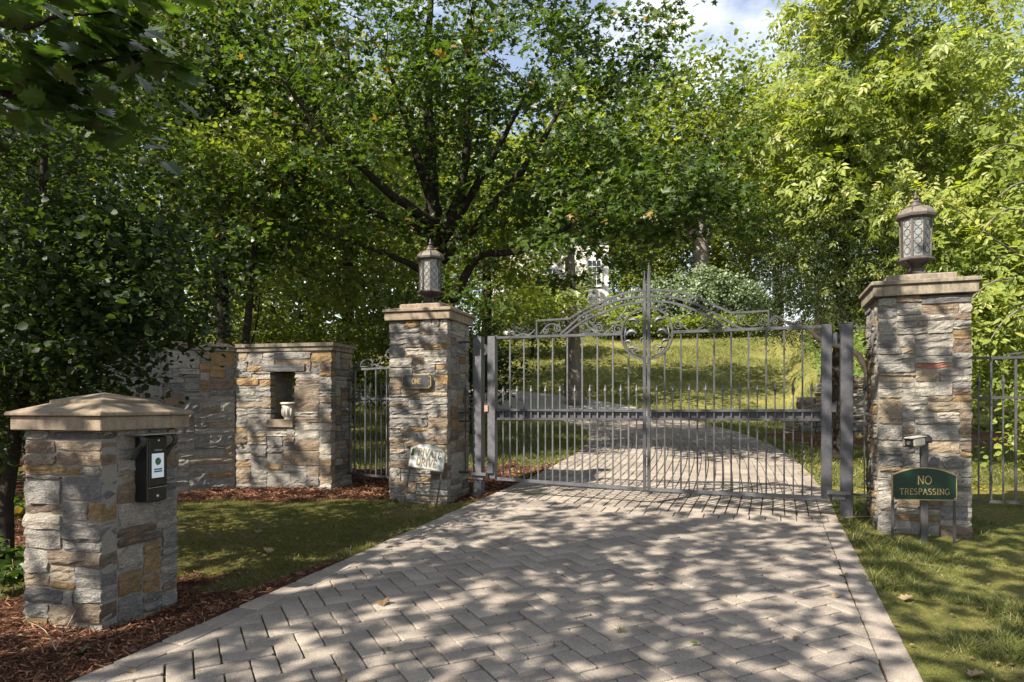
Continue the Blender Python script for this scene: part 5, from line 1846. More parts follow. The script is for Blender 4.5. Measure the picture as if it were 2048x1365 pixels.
# ------------------------------------------------------------------ vegetation
SHAPES = {
 'kite': (np.array([(0, 0, 0), (.45, .36, .06), (1, 0, -.07), (.45, -.36, .06)]), np.array([(0, 3, 2), (0, 2, 1)])),
 'round': (np.array([(0, 0, 0), (.28, .42, .07), (.75, .36, .05), (1.05, 0, -.08), (.75, -.36, .05), (.28, -.42, .07)]), np.array([(0, 5, 4), (0, 4, 3), (0, 3, 2), (0, 2, 1)])),
 'maple': (np.array([(0, 0, 0), (.08, .46, .05), (.34, .24, .02), (.66, .52, .06), (.62, .18, .01), (1.05, 0, -.10), (.62, -.18, .01), (.66, -.52, .06), (.34, -.24, .02), (.08, -.46, .05)]),
           np.array([(0, 2, 1), (0, 3, 2), (0, 4, 3), (0, 5, 4), (0, 6, 5), (0, 7, 6), (0, 8, 7), (0, 9, 8)])),
}
def _pinnate():
    vs, fs = [], []
    for (x, a, l) in ((0.62, 0.0, 0.62), (0.50, 0.85, 0.52), (0.50, -0.85, 0.52), (0.20, 1.0, 0.48), (0.20, -1.0, 0.48)):
        b = len(vs)
        c, s = math.cos(a), math.sin(a)
        for (u, v, w) in ((0, 0, 0), (.42, .19, .05), (1, 0, -.10), (.42, -.19, .05)):
            u, v = u * l, v * l * 1.15
            vs.append((x + u * c - v * s, u * s + v * c, w * l - 0.12 * abs(a) * u))
        fs += [(b, b + 3, b + 2), (b, b + 2, b + 1)]
    return np.array(vs), np.array(fs)
SHAPES['pinnate'] = _pinnate()
SHAPES['needle'] = (np.array([(0, .02, 0), (0.1, .11, 0), (1, 0, -.12), (0.1, -.11, 0)]), np.array([(0, 3, 2), (0, 2, 1)]))

def unit(a): return a / np.maximum(np.linalg.norm(a, axis=1)[:, None], 1e-9)

def leaf_arrays(P, size, shape, rng, bias=(0, 0, 1.0), sigma=0.55, tdir=None, tsig=1.0):
    n = len(P)
    nrm = unit(np.asarray(bias, float)[None, :] + rng.normal(0, sigma, (n, 3)))
    r = rng.normal(0, tsig, (n, 3))
    if tdir is not None: r = r + tdir
    t = unit(r - nrm * (r * nrm).sum(1)[:, None])
    b = np.cross(nrm, t)
    S, T = SHAPES[shape]
    k = len(S)
    V = P[:, None, :] + size[:, None, None] * (S[None, :, 0:1] * t[:, None, :] + S[None, :, 1:2] * b[:, None, :] + S[None, :, 2:3] * nrm[:, None, :])
    F = (np.arange(n) * k)[:, None, None] + T[None, :, :]
    return V.reshape(-1, 3), F.reshape(-1, 3), k

def ell_points(c, r, n, rng, shell=0.45):
    d = unit(rng.normal(0, 1, (n, 3)))
    q = rng.random(n) ** shell
    wob = 1 + 0.22 * np.sin(d[:, 0] * 5 + c[0]) * np.sin(d[:, 1] * 4 + c[1]) + 0.15 * np.sin(d[:, 2] * 6 + c[2])
    return np.asarray(c) + d * (q * wob)[:, None] * np.asarray(r)

def build_tree(name, base, trunk, ells, per, spread, size, shape, mat, bark, label, cat='tree', group=None, seed=0, limbs=(), sigma=0.55, bias=(0, 0, 1.0), svar=0.3,
               twig_r=0.012, nsides=6, droop=0.0, outward=0.5, zmin=None, link_it=True, keep=None):
    """trunk and limbs: lists of (point, radius) in world space; ells: (centre, radii, clusters)"""
    rng = np.random.default_rng(seed)
    root = empty(name, base, 0, label, cat, group)
    B = np.asarray(base, float)
    mb = MB()
    nodes, rad = [], []
    def lay(path, sides):
        pts = catmull([Vector(p) for p, _ in path], 5)
        rr = np.interp(np.linspace(0, 1, len(pts)), np.linspace(0, 1, len(path)), [r_ for _, r_ in path])
        pts = [p + Vector(rng.normal(0, 0.18, 3)) * r_ for p, r_ in zip(pts, rr)]
        mb.tube([p - Vector(B) for p in pts], list(rr), sides)
        nodes.extend([tuple(p) for p in pts]); rad.extend(rr)
    lay(trunk, 10)
    for lb in limbs: lay(lb, 7)
    cl = np.concatenate([ell_points(c, r, n, rng) for c, r, n in ells])
    if zmin is not None: cl = cl[cl[:, 2] > zmin]
    if keep is not None: cl = cl[keep(cl)]
    top = np.asarray(trunk[-1][0])
    order = np.argsort(np.linalg.norm(cl - top, axis=1))
    NP_ = np.array(nodes); NR = np.array(rad)
    ndir = np.zeros((len(cl), 3))
    for i in order:
        q = cl[i]
        dv = q - NP_
        dist = np.linalg.norm(dv, axis=1)
        pen = dist + 0.8 * np.clip(NP_[:, 2] - q[2] + 0.25 * dist, 0, None) + 0.4 * np.clip(0.03 - NR, 0, 1) * 10 * 0.2
        j = int(np.argmin(pen))
        p = NP_[j]
        ln = dist[j]
        r0_ = min(NR[j] * 0.65, twig_r * (0.45 + 0.55 * ln))
        m1 = p + (q - p) * 0.5 + np.array([0, 0, 0.10 * ln - droop * ln * 0.3]) + rng.normal(0, 0.06 * ln, 3)
        pts = [p, p + (m1 - p) * 0.55 + rng.normal(0, 0.02 * ln, 3), m1, m1 + (q - m1) * 0.55 + rng.normal(0, 0.02 * ln, 3), q]
        rr = np.linspace(r0_, 0.0035, 5)
        mb.tube([Vector(a - B) for a in pts], list(rr), 4 if r0_ < 0.02 else nsides, cap=False)
        NP_ = np.concatenate([NP_, np.array(pts[1:])]); NR = np.concatenate([NR, rr[1:]])
        ndir[i] = (q - pts[2]) / max(np.linalg.norm(q - pts[2]), 1e-6)
    mb.build('trunk', bark, root, True)
    n = len(cl)
    cid = np.repeat(np.arange(n), per)
    off = rng.normal(0, 1, (n * per, 3)) * np.asarray(spread)
    P = cl[cid] + off
    P[:, 2] -= droop * np.abs(off[:, 0]) * 0.8
    sz = size * (1 + svar * rng.normal(0, 1, n * per)).clip(0.45, 1.7)
    tdir = ndir[cid] * outward + unit(off) * outward + np.array([0, 0, -0.35 - droop])
    V, F, k = leaf_arrays(P - B, sz, shape, rng, bias, sigma, tdir, 0.6)
    tone = np.clip(rng.normal(0.42, 0.14, n)[cid] + rng.normal(0, 0.16, n * per), 0, 0.93)
    dry = rng.random(n * per) < 0.012
    tone[dry] = 1.0
    me = tri_mesh('crown', V, F, mat, np.repeat(tone, k))
    cr = obj_from_mesh('crown', me, root)
    return root

def place_copy(root, loc, rotz, scale, label, group=None):
    c = copy_tree(root)
    c.location = loc; c.rotation_euler = (0, 0, rotz); c.scale = (scale, scale, scale)
    c['label'] = label
    if group: c['group'] = group
    return c

# ---- the maple behind the left pier
def maple_keep(c):
    px = CX + F_PX * c[:, 0] / c[:, 1]; py = HZ - F_PX * (c[:, 2] - CAM_Z) / c[:, 1]
    gap1 = (px > 1290) & (px < 1640) & (py > 468 + 0.15 * np.abs(px - 1430))
    gap2 = (np.abs(px - 1188) < 42) & (np.abs(py - 555) < 55)
    gap3 = (np.abs(px - 1070) < 34) & (np.abs(py - 560) < 26)
    r_ = np.random.default_rng(6).random(len(c))
    heart = (np.hypot(c[:, 0] + 1.4, (c[:, 1] - 12.2) * 0.6) < 2.3) & (c[:, 1] < 12.6) & (c[:, 2] < 8.5) & (r_ < 0.24)
    gap4 = (px > 1375) & (px < 1700) & (py < 150)
    thin = (c[:, 0] > 1.2) & (c[:, 2] > 6.3) & (r_ > 0.60)
    return ~(gap1 | gap2 | gap3 | gap4 | heart | thin)
zb = h1(-1.35, 12.4)
A = lambda x, y, Y: tuple(at(x, y, Y))
maple = build_tree('maple_tree', (-1.35, 12.4, zb),
    [((-1.35, 12.4, zb - 0.1), 0.25), ((-1.33, 12.4, zb + 0.5), 0.19), ((-1.36, 12.35, 2.2), 0.165), ((-1.38, 12.3, 3.4), 0.15), ((-1.42, 12.2, 4.5), 0.14), ((-1.45, 12.2, 5.8), 0.11), ((-1.5, 12.1, 7.6), 0.07), ((-1.4, 12.2, 9.6), 0.03)],
    [((-1.3, 12.4, 7.4), (4.4, 3.6, 4.0), 330), ((-3.7, 11.6, 4.8), (2.0, 1.8, 1.3), 52), ((1.6, 11.4, 4.8), (2.9, 1.9, 1.6), 120), ((-1.4, 10.3, 6.4), (2.8, 1.2, 2.0), 30), ((1.9, 12.2, 7.4), (2.8, 2.2, 2.8), 90), ((3.0, 12.6, 4.7), (1.4, 1.4, 0.9), 30)],
    66, (0.23, 0.23, 0.10), 0.100, 'maple', L_MAPLE, M_BARK, 'large dark trunked maple spreading over the driveway behind the left stone pier', seed=5, zmin=2.95, keep=maple_keep, bias=(-0.2, -0.3, 0.9),
    limbs=[[(A(868, 450, 12.2), .12), (A(790, 395, 11.6), .075), (A(715, 330, 11.2), .055), (A(640, 262, 10.8), .035), (A(560, 150, 10.5), .015)],
           [(A(872, 470, 12.2), .10), (A(745, 425, 11.4), .05), (A(690, 350, 11.0), .04), (A(610, 250, 10.6), .018)],
           [(A(872, 430, 12.2), .12), (A(842, 340, 12.0), .08), (A(815, 250, 11.9), .055), (A(770, 120, 11.6), .03)],
           [(A(880, 470, 12.2), .13), (A(925, 380, 12.0), .085), (A(935, 240, 12.0), .07), (A(938, 100, 12.0), .05), (A(960, -60, 12.0), .03)],
           [(A(885, 480, 12.2), .11), (A(960, 360, 11.9), .06), (A(1010, 270, 11.6), .045), (A(1050, 190, 11.4), .02)],
           [(A(880, 520, 12.2), .12), (A(960, 440, 12.0), .08), (A(1025, 365, 11.8), .065), (A(1090, 275, 11.5), .045), (A(1150, 160, 11.4), .02)],
           [(A(905, 600, 12.3), .10), (A(940, 540, 12.0), .075), (A(968, 510, 11.8), .065), (A(1050, 500, 11.4), .055), (A(1130, 455, 11.0), .04), (A(1230, 410, 10.6), .018)],
           [(A(880, 560, 12.3), .09), (A(800, 520, 11.8), .05), (A(720, 490, 11.2), .03), (A(640, 470, 10.9), .014)]])

# ---- bright green ash on the right
zb = h1(7.6, 12.2)
ash = build_tree('ash_tree', (7.6, 12.2, zb),
    [((7.6, 12.2, zb - 0.1), 0.17), ((7.5, 12.15, 2.0), 0.13), ((7.45, 12.1, 3.6), 0.11), ((7.3, 12.0, 5.5), 0.08), ((7.4, 12.0, 8.0), 0.03)],
    [((7.6, 11.9, 6.3), (2.9, 2.2, 3.4), 230), ((5.3, 11.8, 5.9), (1.25, 1.4, 1.9), 70), ((8.8, 10.8, 3.4), (2.2, 1.8, 2.2), 110), ((6.7, 11.0, 3.6), (1.3, 1.0, 1.5), 55), ((5.9, 12.0, 8.4), (1.0, 1.4, 1.3), 40)],
    36, (0.25, 0.25, 0.17), 0.205, 'pinnate', L_BRIGHT, M_BARK_L, 'sunlit yellow green ash tree behind the right stone pier', seed=8, zmin=1.6, sigma=0.6, bias=(-0.45, -0.5, 0.75), droop=0.25)

# near bough of the ash: its leaves are large enough to be picked apart
def lance_mesh(l=1.0):
    mb = MB()
    pr = [(0, 0.0), (0.18, 0.13), (0.42, 0.20), (0.68, 0.16), (0.88, 0.07), (1.02, 0.0)]
    vs = []
    for (x, w) in pr:
        vs += [(x * l, -w * l, 0.10 * w * l - 0.10 * x * x * l), (x * l, 0, -0.02 * l - 0.10 * x * x * l), (x * l, w * l, 0.10 * w * l - 0.10 * x * x * l)]
    fs = []
    for i in range(len(pr) - 1):
        a = i * 3
        fs += [(a, a + 1, a + 4, a + 3), (a + 1, a + 2, a + 5, a + 4)]
    return mb.add(vs, fs)
def leaf_var(mbuild, mat, vals):
    out = []
    for v_ in vals:
        me = bpy.data.meshes.new('leaf')
        me.from_pydata(mbuild.v, [], mbuild.f)
        a = me.attributes.new('rnd', 'FLOAT', 'POINT')
        a.data.foreach_set('value', np.full(len(mbuild.v), v_, dtype=np.float32))
        me.materials.append(mat)
        out.append(me)
    return out
LANCE = leaf_var(lance_mesh(), L_BRIGHT, (0.2, 0.4, 0.6, 0.85))
rl = random.Random(12)
def leaf_obj(meshes, root, P, size, nrm, tdir, name='leaf'):
    nrm = Vector(nrm).normalized(); t = Vector(tdir)
    t = (t - nrm * t.dot(nrm)).normalized()
    b = nrm.cross(t)
    M4 = Matrix((t, b, nrm)).transposed().to_4x4()
    o = bpy.data.objects.new(name, rl.choice(meshes))
    o.matrix_local = Matrix.Translation(Vector(P) - root.location) @ M4 @ Matrix.Scale(size, 4)
    COL.objects.link(o)
    o.parent = root
    return o
bough = MB()
boughs = [[A(2060, 520, 9.2), A(1990, 480, 8.9), A(1930, 430, 8.6), A(1875, 395, 8.4)], [A(2070, 560, 8.9), A(2000, 560, 8.5), A(1950, 590, 8.2), A(1905, 650, 8.0)],
          [A(2070, 600, 8.6), A(2010, 640, 8.2), A(1975, 690, 7.9)], [A(2080, 300, 9.2), A(2000, 290, 8.8), A(1940, 330, 8.5)], [A(2080, 430, 8.8), A(2010, 420, 8.4), A(1960, 470, 8.2)],
          [A(2075, 360, 8.2), A(2030, 370, 7.9), A(1995, 395, 7.7)]]
for bg in boughs:
    pts = catmull(bg, 6)
    bough.tube([p - ash.location for p in pts], list(np.linspace(0.016, 0.003, len(pts))), 5)
    for i in range(2, len(pts)):
        for k in range(4 if i < 6 else 3):
            if len(ash.children) > 235: break
            p = pts[i] + Vector((rl.gauss(0, 0.10), rl.gauss(0, 0.10), rl.gauss(-0.02, 0.07)))
            leaf_obj(LANCE, ash, p, rl.uniform(0.085, 0.15), (rl.gauss(-0.25, 0.45), rl.gauss(-0.45, 0.4), 1.0), ((p - pts[i]) * 5 + Vector((rl.gauss(-0.2, 0.4), rl.gauss(-0.2, 0.4), -0.45))))
bough.build('bough', M_BARK_L, ash, True)

# ---- dark hemlock between gate and right pier
zb = h1(5.72, 11.7)
K = 0.72
hem = build_tree('hemlock_tree', (5.72, 11.7, zb),
    [((5.72, 11.7, zb - 0.1), 0.16), ((5.72, 11.7, 2.2), 0.135), ((5.75, 11.7, 4), 0.10), ((5.8, 11.7, 6.8), 0.04)],
    [((5.3, 11.25, 3.9), (1.75, 1.5, 1.2), 170), ((4.5, 10.95, 2.98), (0.85, 0.9, 0.55), 60), ((5.9, 11.5, 5.8), (1.3, 1.3, 1.9), 80)],
    110, (0.22, 0.22, 0.08), 0.064, 'needle', L_CONIF, M_BARK, 'dark hemlock with drooping boughs just left of the right stone pier', seed=31, zmin=2.0, droop=0.5, sigma=0.5,
    limbs=[[(A(1735, 800, 8.4), .036), (A(1738, 757, 8.5), .043), (A(1709, 706, 8.8), .04), (A(1643, 681, 9.2), .036), (A(1616, 659, 9.5), .03), (A(1560, 640, 10.1), .015)]])

# ---- understory on the left: small leaved trees in front of and behind the wall
zb = h1(-4.2, 5.6)
lin = build_tree('linden_tree', (-4.2, 5.6, zb),
    [((-4.2, 5.6, zb - 0.1), 0.065), ((-4.15, 5.6, 1.1), 0.05), ((-3.9, 5.55, 2.2), 0.04), ((-3.8, 5.5, 3.8), 0.02)],
    [((-3.65, 5.4, 2.8), (1.40, 1.0, 1.40), 140), ((-3.2, 5.3, 2.12), (0.80, 0.7, 0.65), 50), ((-4.3, 5.4, 1.6), (0.95, 0.8, 0.7), 45)],
    92, (0.16, 0.16, 0.09), 0.046, 'round', L_DARK, M_BARK, 'shady small leaved linden arching over the stone wall, nearest of the left trees', seed=41, zmin=0.95, sigma=0.6, droop=0.3)
zb = h1(-7.0, 9.3)
lin2 = build_tree('linden_tree', (-7.0, 9.3, zb),
    [((-7.0, 9.3, zb - 0.1), 0.10), ((-6.9, 9.3, 2.0), 0.08), ((-6.7, 9.3, 4.0), 0.06), ((-6.4, 9.3, 6.2), 0.02)],
    [((-6.5, 9.5, 4.8), (2.2, 1.4, 2.5), 150), ((-6.2, 9.3, 2.3), (1.5, 0.8, 0.9), 45), ((-7.8, 8.5, 2.2), (1.2, 1.0, 1.4), 50)],
    60, (0.21, 0.21, 0.12), 0.070, 'round', L_DARK, M_BARK, 'dense linden at the far left behind the nearest linden', seed=43, zmin=1.0, sigma=0.6, droop=0.25)
zb = h1(-4.6, 11.6)
lin3 = build_tree('hornbeam_tree', (-4.6, 11.6, zb),
    [((-4.6, 11.6, zb - 0.1), 0.09), ((-4.6, 11.6, 2.2), 0.075), ((-4.4, 11.5, 4.0), 0.05), ((-4.3, 11.5, 6), 0.02)],
    [((-4.3, 11.3, 5.3), (1.9, 1.3, 1.5), 58), ((-3.0, 11.9, 3.8), (1.2, 1.0, 0.6), 18)],
    70, (0.22, 0.22, 0.13), 0.080, 'round', L_FAR, M_BARK, 'mid green hornbeam rising behind the coping of the curved wall', seed=47, zmin=2.5, sigma=0.6, droop=0.2)

# ---- trunks behind the wall
def wood_tree(x, y, r_, h_, ell, seed, label, mat=L_FAR, bark=M_BARK, per=46, size=0.15, lean=(0, 0), limbs=(), name='oak_tree', shape='kite', spread=0.42, zmin=2.2, group=None):
    zb = h1(x, y)
    return build_tree(name, (x, y, zb), [((x, y, zb - 0.15), r_ * 1.25), ((x + lean[0] * .2, y, zb + h_ * .18), r_), ((x + lean[0] * .55, y + lean[1] * .5, zb + h_ * .5), r_ * .8), ((x + lean[0], y + lean[1], zb + h_), r_ * .25)],
        ell, per, (spread, spread, spread * 0.55), size, shape, mat, bark, label, seed=seed, zmin=zmin, sigma=0.65, limbs=limbs, twig_r=0.022, group=group)
t_a = wood_tree(-5.75, 13.6, 0.15, 9, [((-5.8, 13.6, 7.6), (2.6, 2.2, 3.0), 130), ((-6.2, 13.8, 4.4), (1.6, 1.2, 0.7), 25)], 61, 'slim dark trunk standing just behind the curved wall', mat=L_DARK, lean=(-0.2, 0),
    limbs=[[((-5.75, 13.6, 2.3), .035), ((-6.4, 13.5, 2.55), .025), (A(300, 592, 13), .012)], [((-5.75, 13.6, 2.3), .03), ((-5.2, 13.5, 2.7), .02), (A(520, 590, 13), .01)]])
t_b = wood_tree(-8.3, 16.0, 0.36, 13, [((-8.3, 16, 10.5), (4.2, 3.2, 4.0), 230), ((-6.5, 15.5, 6.5), (2.6, 1.6, 1.4), 60)], 63, 'thick trunked oak deep in the trees left of the slim trunk', lean=(0.5, 0), per=50,
    limbs=[[(A(520, 345, 15.5), .17), (A(560, 318, 15.3), .16), (A(590, 285, 15.2), .10), (A(640, 200, 15), .04)], [((-8.2, 16, 5.6), .2), (A(430, 420, 15.8), .18), (A(520, 345, 15.5), .17)]])
t_c = wood_tree(-13.5, 20, 0.25, 14, [((-13.5, 20, 8.5), (4.6, 3.4, 6.4), 300)], 65, 'broad tree closing the far left edge of the picture', per=50, size=0.17)
t_d = wood_tree(-5.0, 20.5, 0.2, 12, [((-5.2, 20.5, 8.0), (3.8, 2.6, 5.0), 250)], 67, 'light green tree filling the gap behind the maple', per=48, size=0.17, zmin=2.0)

under = []
for i, (x, y, ell, lb) in enumerate(((-7.2, 19.0, [((-7.2, 19, 3.4), (2.6, 1.4, 2.2), 150)], 'young sunlit tree seen over the wall between the two dark trunks'), (-11.5, 18.0, [((-11.3, 18, 3.4), (2.8, 1.4, 2.4), 150)], 'young tree filling the woods left of the thick oak'),
                                  (-3.4, 22.0, [((-3.4, 22, 4.2), (2.8, 1.4, 2.4), 150)], 'young tree behind the small side gate'), (-16.5, 24.0, [((-16.5, 24, 4.5), (3.8, 1.8, 3.4), 190)], 'young tree at the far left edge of the woods'), (-9.5, 26.0, [((-9.5, 26, 5.5), (3.6, 1.8, 3.4), 190)], 'paler young tree deep in the woods behind the wall'), (1.0, 33.0, [((0.6, 33, 6.4), (3.4, 1.6, 2.6), 170)], 'young tree on the slope below the house'))):
    zb = h1(x, y)
    build_tree('young_tree', (x, y, zb), [((x, y, zb - 0.1), 0.09), ((x, y, zb + 1.5), 0.07), ((x, y, zb + 4), 0.03)], ell, 60, (0.3, 0.3, 0.2), 0.125 if y < 23 else 0.16, 'kite', L_FAR, M_BARK, lb, group='young trees in the woods', seed=500 + i, sigma=0.7)

def shrub(x, y, ell, seed, label, mat, per=60, size=0.07, shape='round', spread=0.17, name='shrub', group=None, zmin=None):
    zb = h1(x, y)
    return build_tree(name, (x, y, zb), [((x, y, zb - 0.05), 0.03), ((x, y, zb + 0.4), 0.02), ((x, y, zb + 0.8), 0.012)], ell, per, (spread, spread, spread * 0.8), size, shape, mat, M_BARK, label, cat='shrub', seed=seed, sigma=0.7, group=group, zmin=zmin)
s_a = shrub(-5.4, 15.2, [((-5.4, 15.2, 2.4), (1.7, 1.0, 1.3), 110)], 71, 'pale green shrub showing over the wall beside the slim trunk', L_FAR)
s_b = shrub(-3.5, 15.0, [((-3.4, 15.0, 2.5), (1.3, 1.0, 1.4), 100)], 72, 'leafy shrub showing over the wall near the small side gate', L_FAR)
s_c = shrub(-1.0, 16.4, [((-1.1, 16.4, 2.3), (1.5, 0.9, 1.0), 90)], 73, 'dark shrub behind the left gate leaf under the maple', L_DARK)
s_d = shrub(-8.3, 11.8, [((-8.3, 11.8, 1.9), (2.2, 1.3, 1.5), 150)], 74, 'dark shrub mass beyond the railing at far left', L_DARK, size=0.08, spread=0.2)
s_e = shrub(-6.9, 6.9, [((-6.3, 7.2, 1.3), (1.2, 0.8, 0.85), 90)], 75, 'low dark shrub in the shade left of the intercom pillar', L_DARK, size=0.065)
s_f = shrub(9.3, 10.2, [((8.6, 10.2, 1.3), (1.8, 1.2, 0.9), 70)], 76, 'brambly shrub behind the railing at the right edge', L_BRIGHT, per=26, size=0.08)

# ---- tree on the lawn behind the gate
zb = h1(2.25, 24.2)
t_e = build_tree('maple_tree', (2.25, 24.2, zb), [((2.25, 24.2, zb - 0.2), 0.50), ((2.23, 24.2, zb + 0.35), 0.34), ((2.2, 24.2, zb + 1.6), 0.29), ((2.1, 24.2, zb + 4), 0.22), ((2.0, 24.2, zb + 9), 0.06)],
    [((2.2, 24, 9.6), (4.0, 3.4, 3.4), 200), ((1.0, 22.8, 4.9), (1.9, 1.4, 0.4), 14), ((3.3, 23.4, 4.5), (1.0, 0.9, 0.4), 10)], 44, (0.4, 0.4, 0.2), 0.17, 'maple', L_BRIGHT, M_BARK_L,
    'tree with a pale mottled trunk on the lawn behind the left gate leaf', seed=81, zmin=3.4)
t_f = wood_tree(-1.0, 26.5, 0.22, 9, [((-1.2, 26.5, 7.5), (3.2, 2.4, 3.8), 160)], 83, 'tree with a darker trunk further left on the lawn behind the gate', per=44, size=0.18, zmin=3.6)
# ---- hill top: far oak, cedar hedge, flowering shrubs
zb = h1(13.4, 48)
t_g = build_tree('oak_tree', (13.4, 48, zb), [((13.4, 48, zb - 0.2), 0.75), ((13.4, 48, zb + 1.5), 0.6), ((13.45, 48, A(0, 520, 48)[2]), 0.55), ((13.5, 48, A(0, 490, 48)[2]), 0.5)],
    [((13.5, 48, 20.5), (8.5, 5, 6), 330), ((8.6, 47, 15.4), (3.2, 3, 1.6), 50), ((18.5, 47, 15.5), (4.2, 3, 2.4), 70)], 46, (0.8, 0.8, 0.45), 0.34, 'kite', L_FAR, M_BARK_L, 'far spreading oak standing on top of the hill above the cedars', seed=85, zmin=14.0, twig_r=0.05,
    limbs=[[(A(1400, 495, 48), .45), (A(1378, 455, 47.5), .32), (A(1365, 420, 47), .2), (A(1330, 350, 46), .1)], [(A(1402, 495, 48), .42), (A(1425, 455, 48), .28), (A(1445, 415, 48), .18), (A(1480, 340, 48), .08)], [(A(1402, 490, 48), .4), (A(1400, 440, 48), .3), (A(1405, 380, 48), .2), (A(1410, 280, 48), .1)]])
for i, (px, Y, hh, ww, lb) in enumerate(((1262, 40.5, 2.3, 1.15, 'leftmost'), (1312, 41, 2.9, 1.25, 'second from left'), (1362, 41.4, 3.2, 1.3, 'third from left'), (1412, 41.0, 3.6, 1.3, 'fourth from left'), (1458, 41.2, 3.4, 1.25, 'fifth from left'), (1500, 42, 3.0, 1.25, 'rightmost'))):
    X = (px - CX) * Y / F_PX
    zb = h1(X, Y)
    build_tree('cedar_shrub', (X, Y, zb), [((X, Y, zb - 0.1), 0.08), ((X, Y, zb + hh * 0.9), 0.02)], [((X, Y, zb + hh * 0.5), (ww, ww, hh * 0.55), 150)], 80, (0.17, 0.17, 0.22), 0.16, 'kite', L_CEDAR, M_BARK,
               'pale green cedar on the hill top, %s of the six' % lb, cat='shrub', group='cedars on the hill top', seed=100 + i, bias=(-0.5, -0.6, 0.6), sigma=0.8)
for i, (px, Y, hh, mat, lb) in enumerate(((1235, 38.4, 0.9, L_DARK, 'dark low shrub at the foot of the leftmost cedar'), (1300, 38.6, 1.1, L_FAR, 'low yellowish shrub just right of the gate spears'), (1352, 38.8, 1.2, L_BRIGHT, 'bright low shrub below the third cedar'), (1405, 39.0, 1.2, L_FAR, 'low mottled shrub below the fourth cedar'), (1455, 39.2, 1.2, L_BRIGHT, 'bright low shrub below the fifth cedar'), (1510, 39.4, 1.3, L_BRIGHT, 'bright shrub at the right end of the hill top bed'))):
    X = (px - CX) * Y / F_PX
    zb = h1(X, Y)
    shrub(X, Y, [((X, Y, zb + hh * 0.5), (1.0, 0.7, hh * 0.55), 60)], 120 + i, lb, mat, per=34, size=0.15, shape='kite', spread=0.2, group='low shrubs on the hill top')
# far woods: two built, the rest copies
f_a = wood_tree(-10, 34, 0.4, 16, [((-10, 34, 12), (5.5, 4.5, 7.5), 300)], 91, 'far tree rising behind the left trees', per=40, size=0.30, spread=0.7, zmin=3.5, group='far trees')
f_b = wood_tree(30, 44, 0.4, 15, [((30, 44, 15), (5.5, 4.5, 6.8), 280)], 93, 'far tree behind the ash at the right edge', per=40, size=0.32, spread=0.7, zmin=6, group='far trees')
for (x, y, rz, s, src, lb) in ((-22, 30, 1.0, 1.0, f_a, 'far tree beyond the left edge shrubs'), (-16, 42, 2.2, 1.15, f_a, 'far tree high behind the thick oak'), (-4, 40, 3.6, 0.95, f_b, 'far tree behind the left half of the maple'), (-9, 55, 0.4, 1.3, f_b, 'farthest tree behind the maple trunk'),
                              (22, 56, 5.1, 1.1, f_a, 'far tree right of the far oak'), (20, 36, 1.7, 0.9, f_a, 'far tree behind the hemlock'), (35, 33, 2.9, 1.0, f_b, 'far tree beyond the right edge'), (3, 62, 4.0, 1.25, f_a, 'far tree behind the pale house'), (14, 64, 2.0, 1.05, f_a, 'far tree directly behind the far oak trunk'), (20, 66, 0.7, 1.1, f_b, 'far tree between the far oak and the spruce'), (10, 60, 5.5, 0.85, f_a, 'far tree between the house and the far oak')):
    place_copy(src, (x, y, h1(x, y)), rz, s, lb, 'far trees')
# blue spruce whose top shows against the sky
zb = h1(13.2, 29)
build_tree('spruce_tree', (13.2, 29, zb), [((13.2, 29, zb - 0.1), 0.25), ((13.2, 29, 10), 0.15), ((13.2, 29, A(0, 25, 29)[2]), 0.03)],
    [((13.2, 29, 7 + i * 1.25), (2.7 - i * 0.24, 2.7 - i * 0.24, 0.75), 34) for i in range(9)] + [((13.2, 29, 17.6), (0.35, 0.35, 0.9), 14)], 55, (0.26, 0.26, 0.13), 0.17, 'needle', L_SPRUCE, M_BARK, 'blue green spruce with its tip against the sky gap', seed=95, droop=0.3, sigma=0.7)

# ---- big oak at the left, beside the camera: it throws the dappled shade and its bough hangs into the picture
zb = h1(-7.6, -0.6)
oak = build_tree('oak_tree', (-7.6, -0.6, zb), [((-7.6, -0.6, zb - 0.2), 0.55), ((-7.6, -0.6, 1.0), 0.42), ((-7.4, -0.4, 4.0), 0.36), ((-6.8, 0.2, 7.0), 0.26), ((-6.2, 0.6, 10.5), 0.1)],
    [((-3.9, 2.3, 6.0), (3.4, 2.5, 1.1), 44), ((-6.4, -0.4, 7.6), (3.0, 2.8, 1.6), 16), ((-4.0, -0.4, 6.0), (2.6, 1.2, 0.8), 20), ((-0.7, 1.5, 6.0), (1.5, 1.4, 0.6), 13), ((-0.3, 3.6, 6.0), (1.2, 1.0, 0.5), 9), ((-4.8, 5.4, 6.3), (1.1, 0.9, 0.4), 6), ((-9.5, 3.0, 8.6), (3.0, 2.6, 2.4), 30), ((-7.0, 0.6, 6.2), (1.5, 1.5, 0.7), 9)],
    30, (0.55, 0.55, 0.18), 0.160, 'maple', L_OAK, M_BARK, 'tall oak at the left of the drive whose bough hangs over the top left corner', seed=201, zmin=4.7, twig_r=0.03,
    limbs=[[((-7.4, -0.4, 4.2), .16), ((-5.8, 1.0, 4.6), .09), ((-4.2, 2.4, 4.3), .05), (A(-60, 150, 3.7), .020), (A(70, 148, 3.55), .012), (A(240, 118, 3.4), .006), (A(345, 128, 3.3), .003)],
           [((-5.0, 1.7, 4.5), .05), ((-3.7, 2.6, 4.1), .03), (A(-60, 20, 3.4), .016), (A(130, 30, 3.2), .008), (A(300, 20, 3.1), .003)],
           [(A(-60, 150, 3.7), .016), (A(60, 205, 3.7), .010), (A(160, 225, 3.6), .006), (A(250, 245, 3.55), .003)]])
